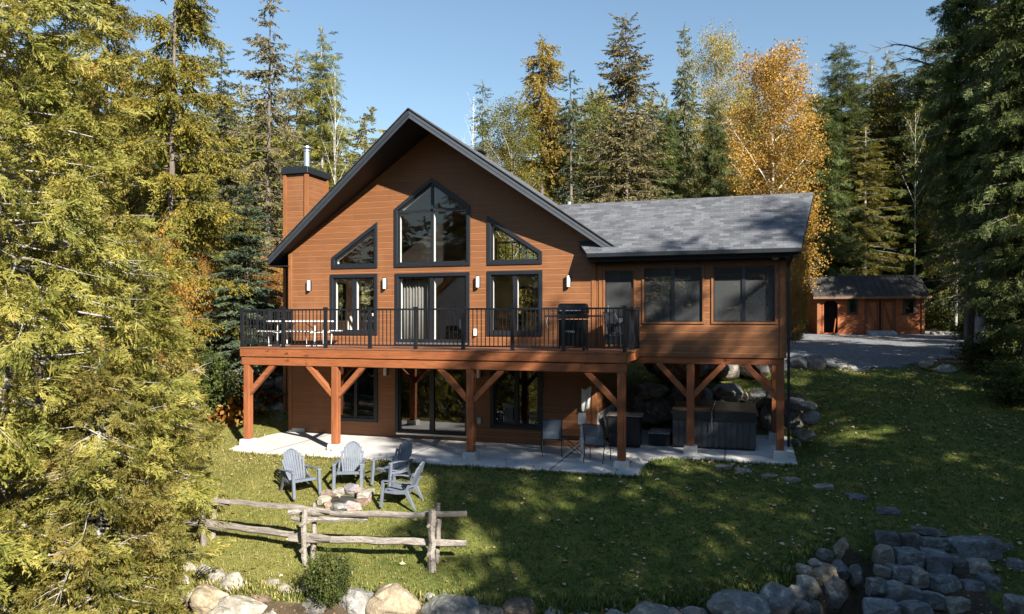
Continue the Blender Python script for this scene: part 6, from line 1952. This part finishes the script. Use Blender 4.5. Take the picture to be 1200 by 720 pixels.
o = bpy.data.objects.new('grass', np_mesh('grass', V, Q, [GRASS])); COL.objects.link(o)
tag(o, 'short mown grass blades of the lawn', 'grass', kind='stuff')
n = 11500
lx = rng.uniform(-5, 24, n); ly = rng.uniform(-7.5, 13, n)
pr = (.22 + .78 * sstep(7, 14, lx)) * (.35 + .9 * sstep(-.3, .5, np.sin(lx * 1.9 + 1) * np.sin(ly * 1.6) + .4 * np.sin(lx * 5 + ly * 3)))
keep = (rng.uniform(0, 1, n) < pr) & ((lx < 9.6) | True) & ~((lx > -.3) & (lx < 9.8) & (ly > 0)) & ~((lx > 9.6) & (lx < 15.2) & (ly > 2.2) & (ly < 6.5))
lx, ly = lx[keep], ly[keep]; lz = np.maximum(ground_z(lx, ly), np.where((lx > -.3) & (lx < 11.2) & (ly > -.6) & (ly < 2.5), .002, -9)) + .035
n = len(lx)
r_ = random.Random(4)
LT = [tmpl([dia((-.5, 0, 0), 0, 1.0, .75, 0, .2, .12), dia((-.1, 0, 0), .9, .5, .3, .2, 0, 0), dia((-.1, 0, 0), -.9, .5, .3, .2, 0, 0)]), tmpl([dia((-.5, 0, 0), 0, 1.0, .6, .1, -.2, .2)])]
az = rng.uniform(0, 6.28, n)
V, Q = expand(LT, np.c_[lx, ly, lz], np.c_[np.cos(az), np.sin(az), rng.normal(0, .2, n)], np.c_[rng.normal(0, .3, n), rng.normal(0, .3, n), np.ones(n)], rng.uniform(.05, .125, n), 8)
LEAFM = m_leaf('fallen_leaf', [(0, (.20, .075, .03)), (.25, (.36, .17, .05)), (.5, (.52, .40, .20)), (.8, (.66, .58, .42)), (1, (.46, .10, .04))], trans=.15, clump=3.0)
o = bpy.data.objects.new('fallen_leaves', np_mesh('fallen_leaves', V, Q, [LEAFM])); COL.objects.link(o)
tag(o, 'pale and russet fallen leaves scattered over the lawn', 'leaves', kind='stuff')

# ------------------------------------------------------------------ daylight and camera
sd = Vector((1.15, -1.0, .94)).normalized()         # towards the sun
w = bpy.data.worlds.new('World'); SC.world = w; w.use_nodes = True
nt = w.node_tree
sky = nt.nodes.new('ShaderNodeTexSky'); sky.sky_type = 'NISHITA'; sky.sun_disc = False
sky.sun_elevation = math.asin(sd.z); sky.sun_rotation = math.atan2(sd.x, sd.y)
sky.altitude = 600; sky.air_density = 1.55; sky.dust_density = 0; sky.ozone_density = 3.2
bg = nt.nodes['Background']; bg.inputs['Strength'].default_value = .058
nt.links.new(sky.outputs[0], bg.inputs['Color'])
sun = bpy.data.lights.new('sun', 'SUN'); sun.energy = 5.0; sun.angle = R(.53); sun.color = (1, .93, .82)
so = bpy.data.objects.new('sun', sun); COL.objects.link(so); so.rotation_euler = (-sd).to_track_quat('-Z', 'Y').to_euler(); so.location = (20, -20, 30)
cam = bpy.data.cameras.new('camera'); co = bpy.data.objects.new('camera', cam); COL.objects.link(co)
co.location = CAM; co.rotation_euler = (R(90), 0, TH)
cam.sensor_width = 36; cam.lens = 36 * F / 1200; cam.shift_y = (HY - 360) / 1200; cam.clip_end = 9000; cam.clip_start = .05
SC.camera = co
SC.view_settings.view_transform = 'Standard'; SC.view_settings.look = 'None'; SC.view_settings.exposure = 1.45; SC.view_settings.gamma = 1
SC.view_settings.use_curve_mapping = False
SC.cycles.max_bounces = 8; SC.cycles.transparent_max_bounces = 12; SC.cycles.diffuse_bounces = 3
SC.cycles.caustics_reflective = False; SC.cycles.caustics_refractive = False
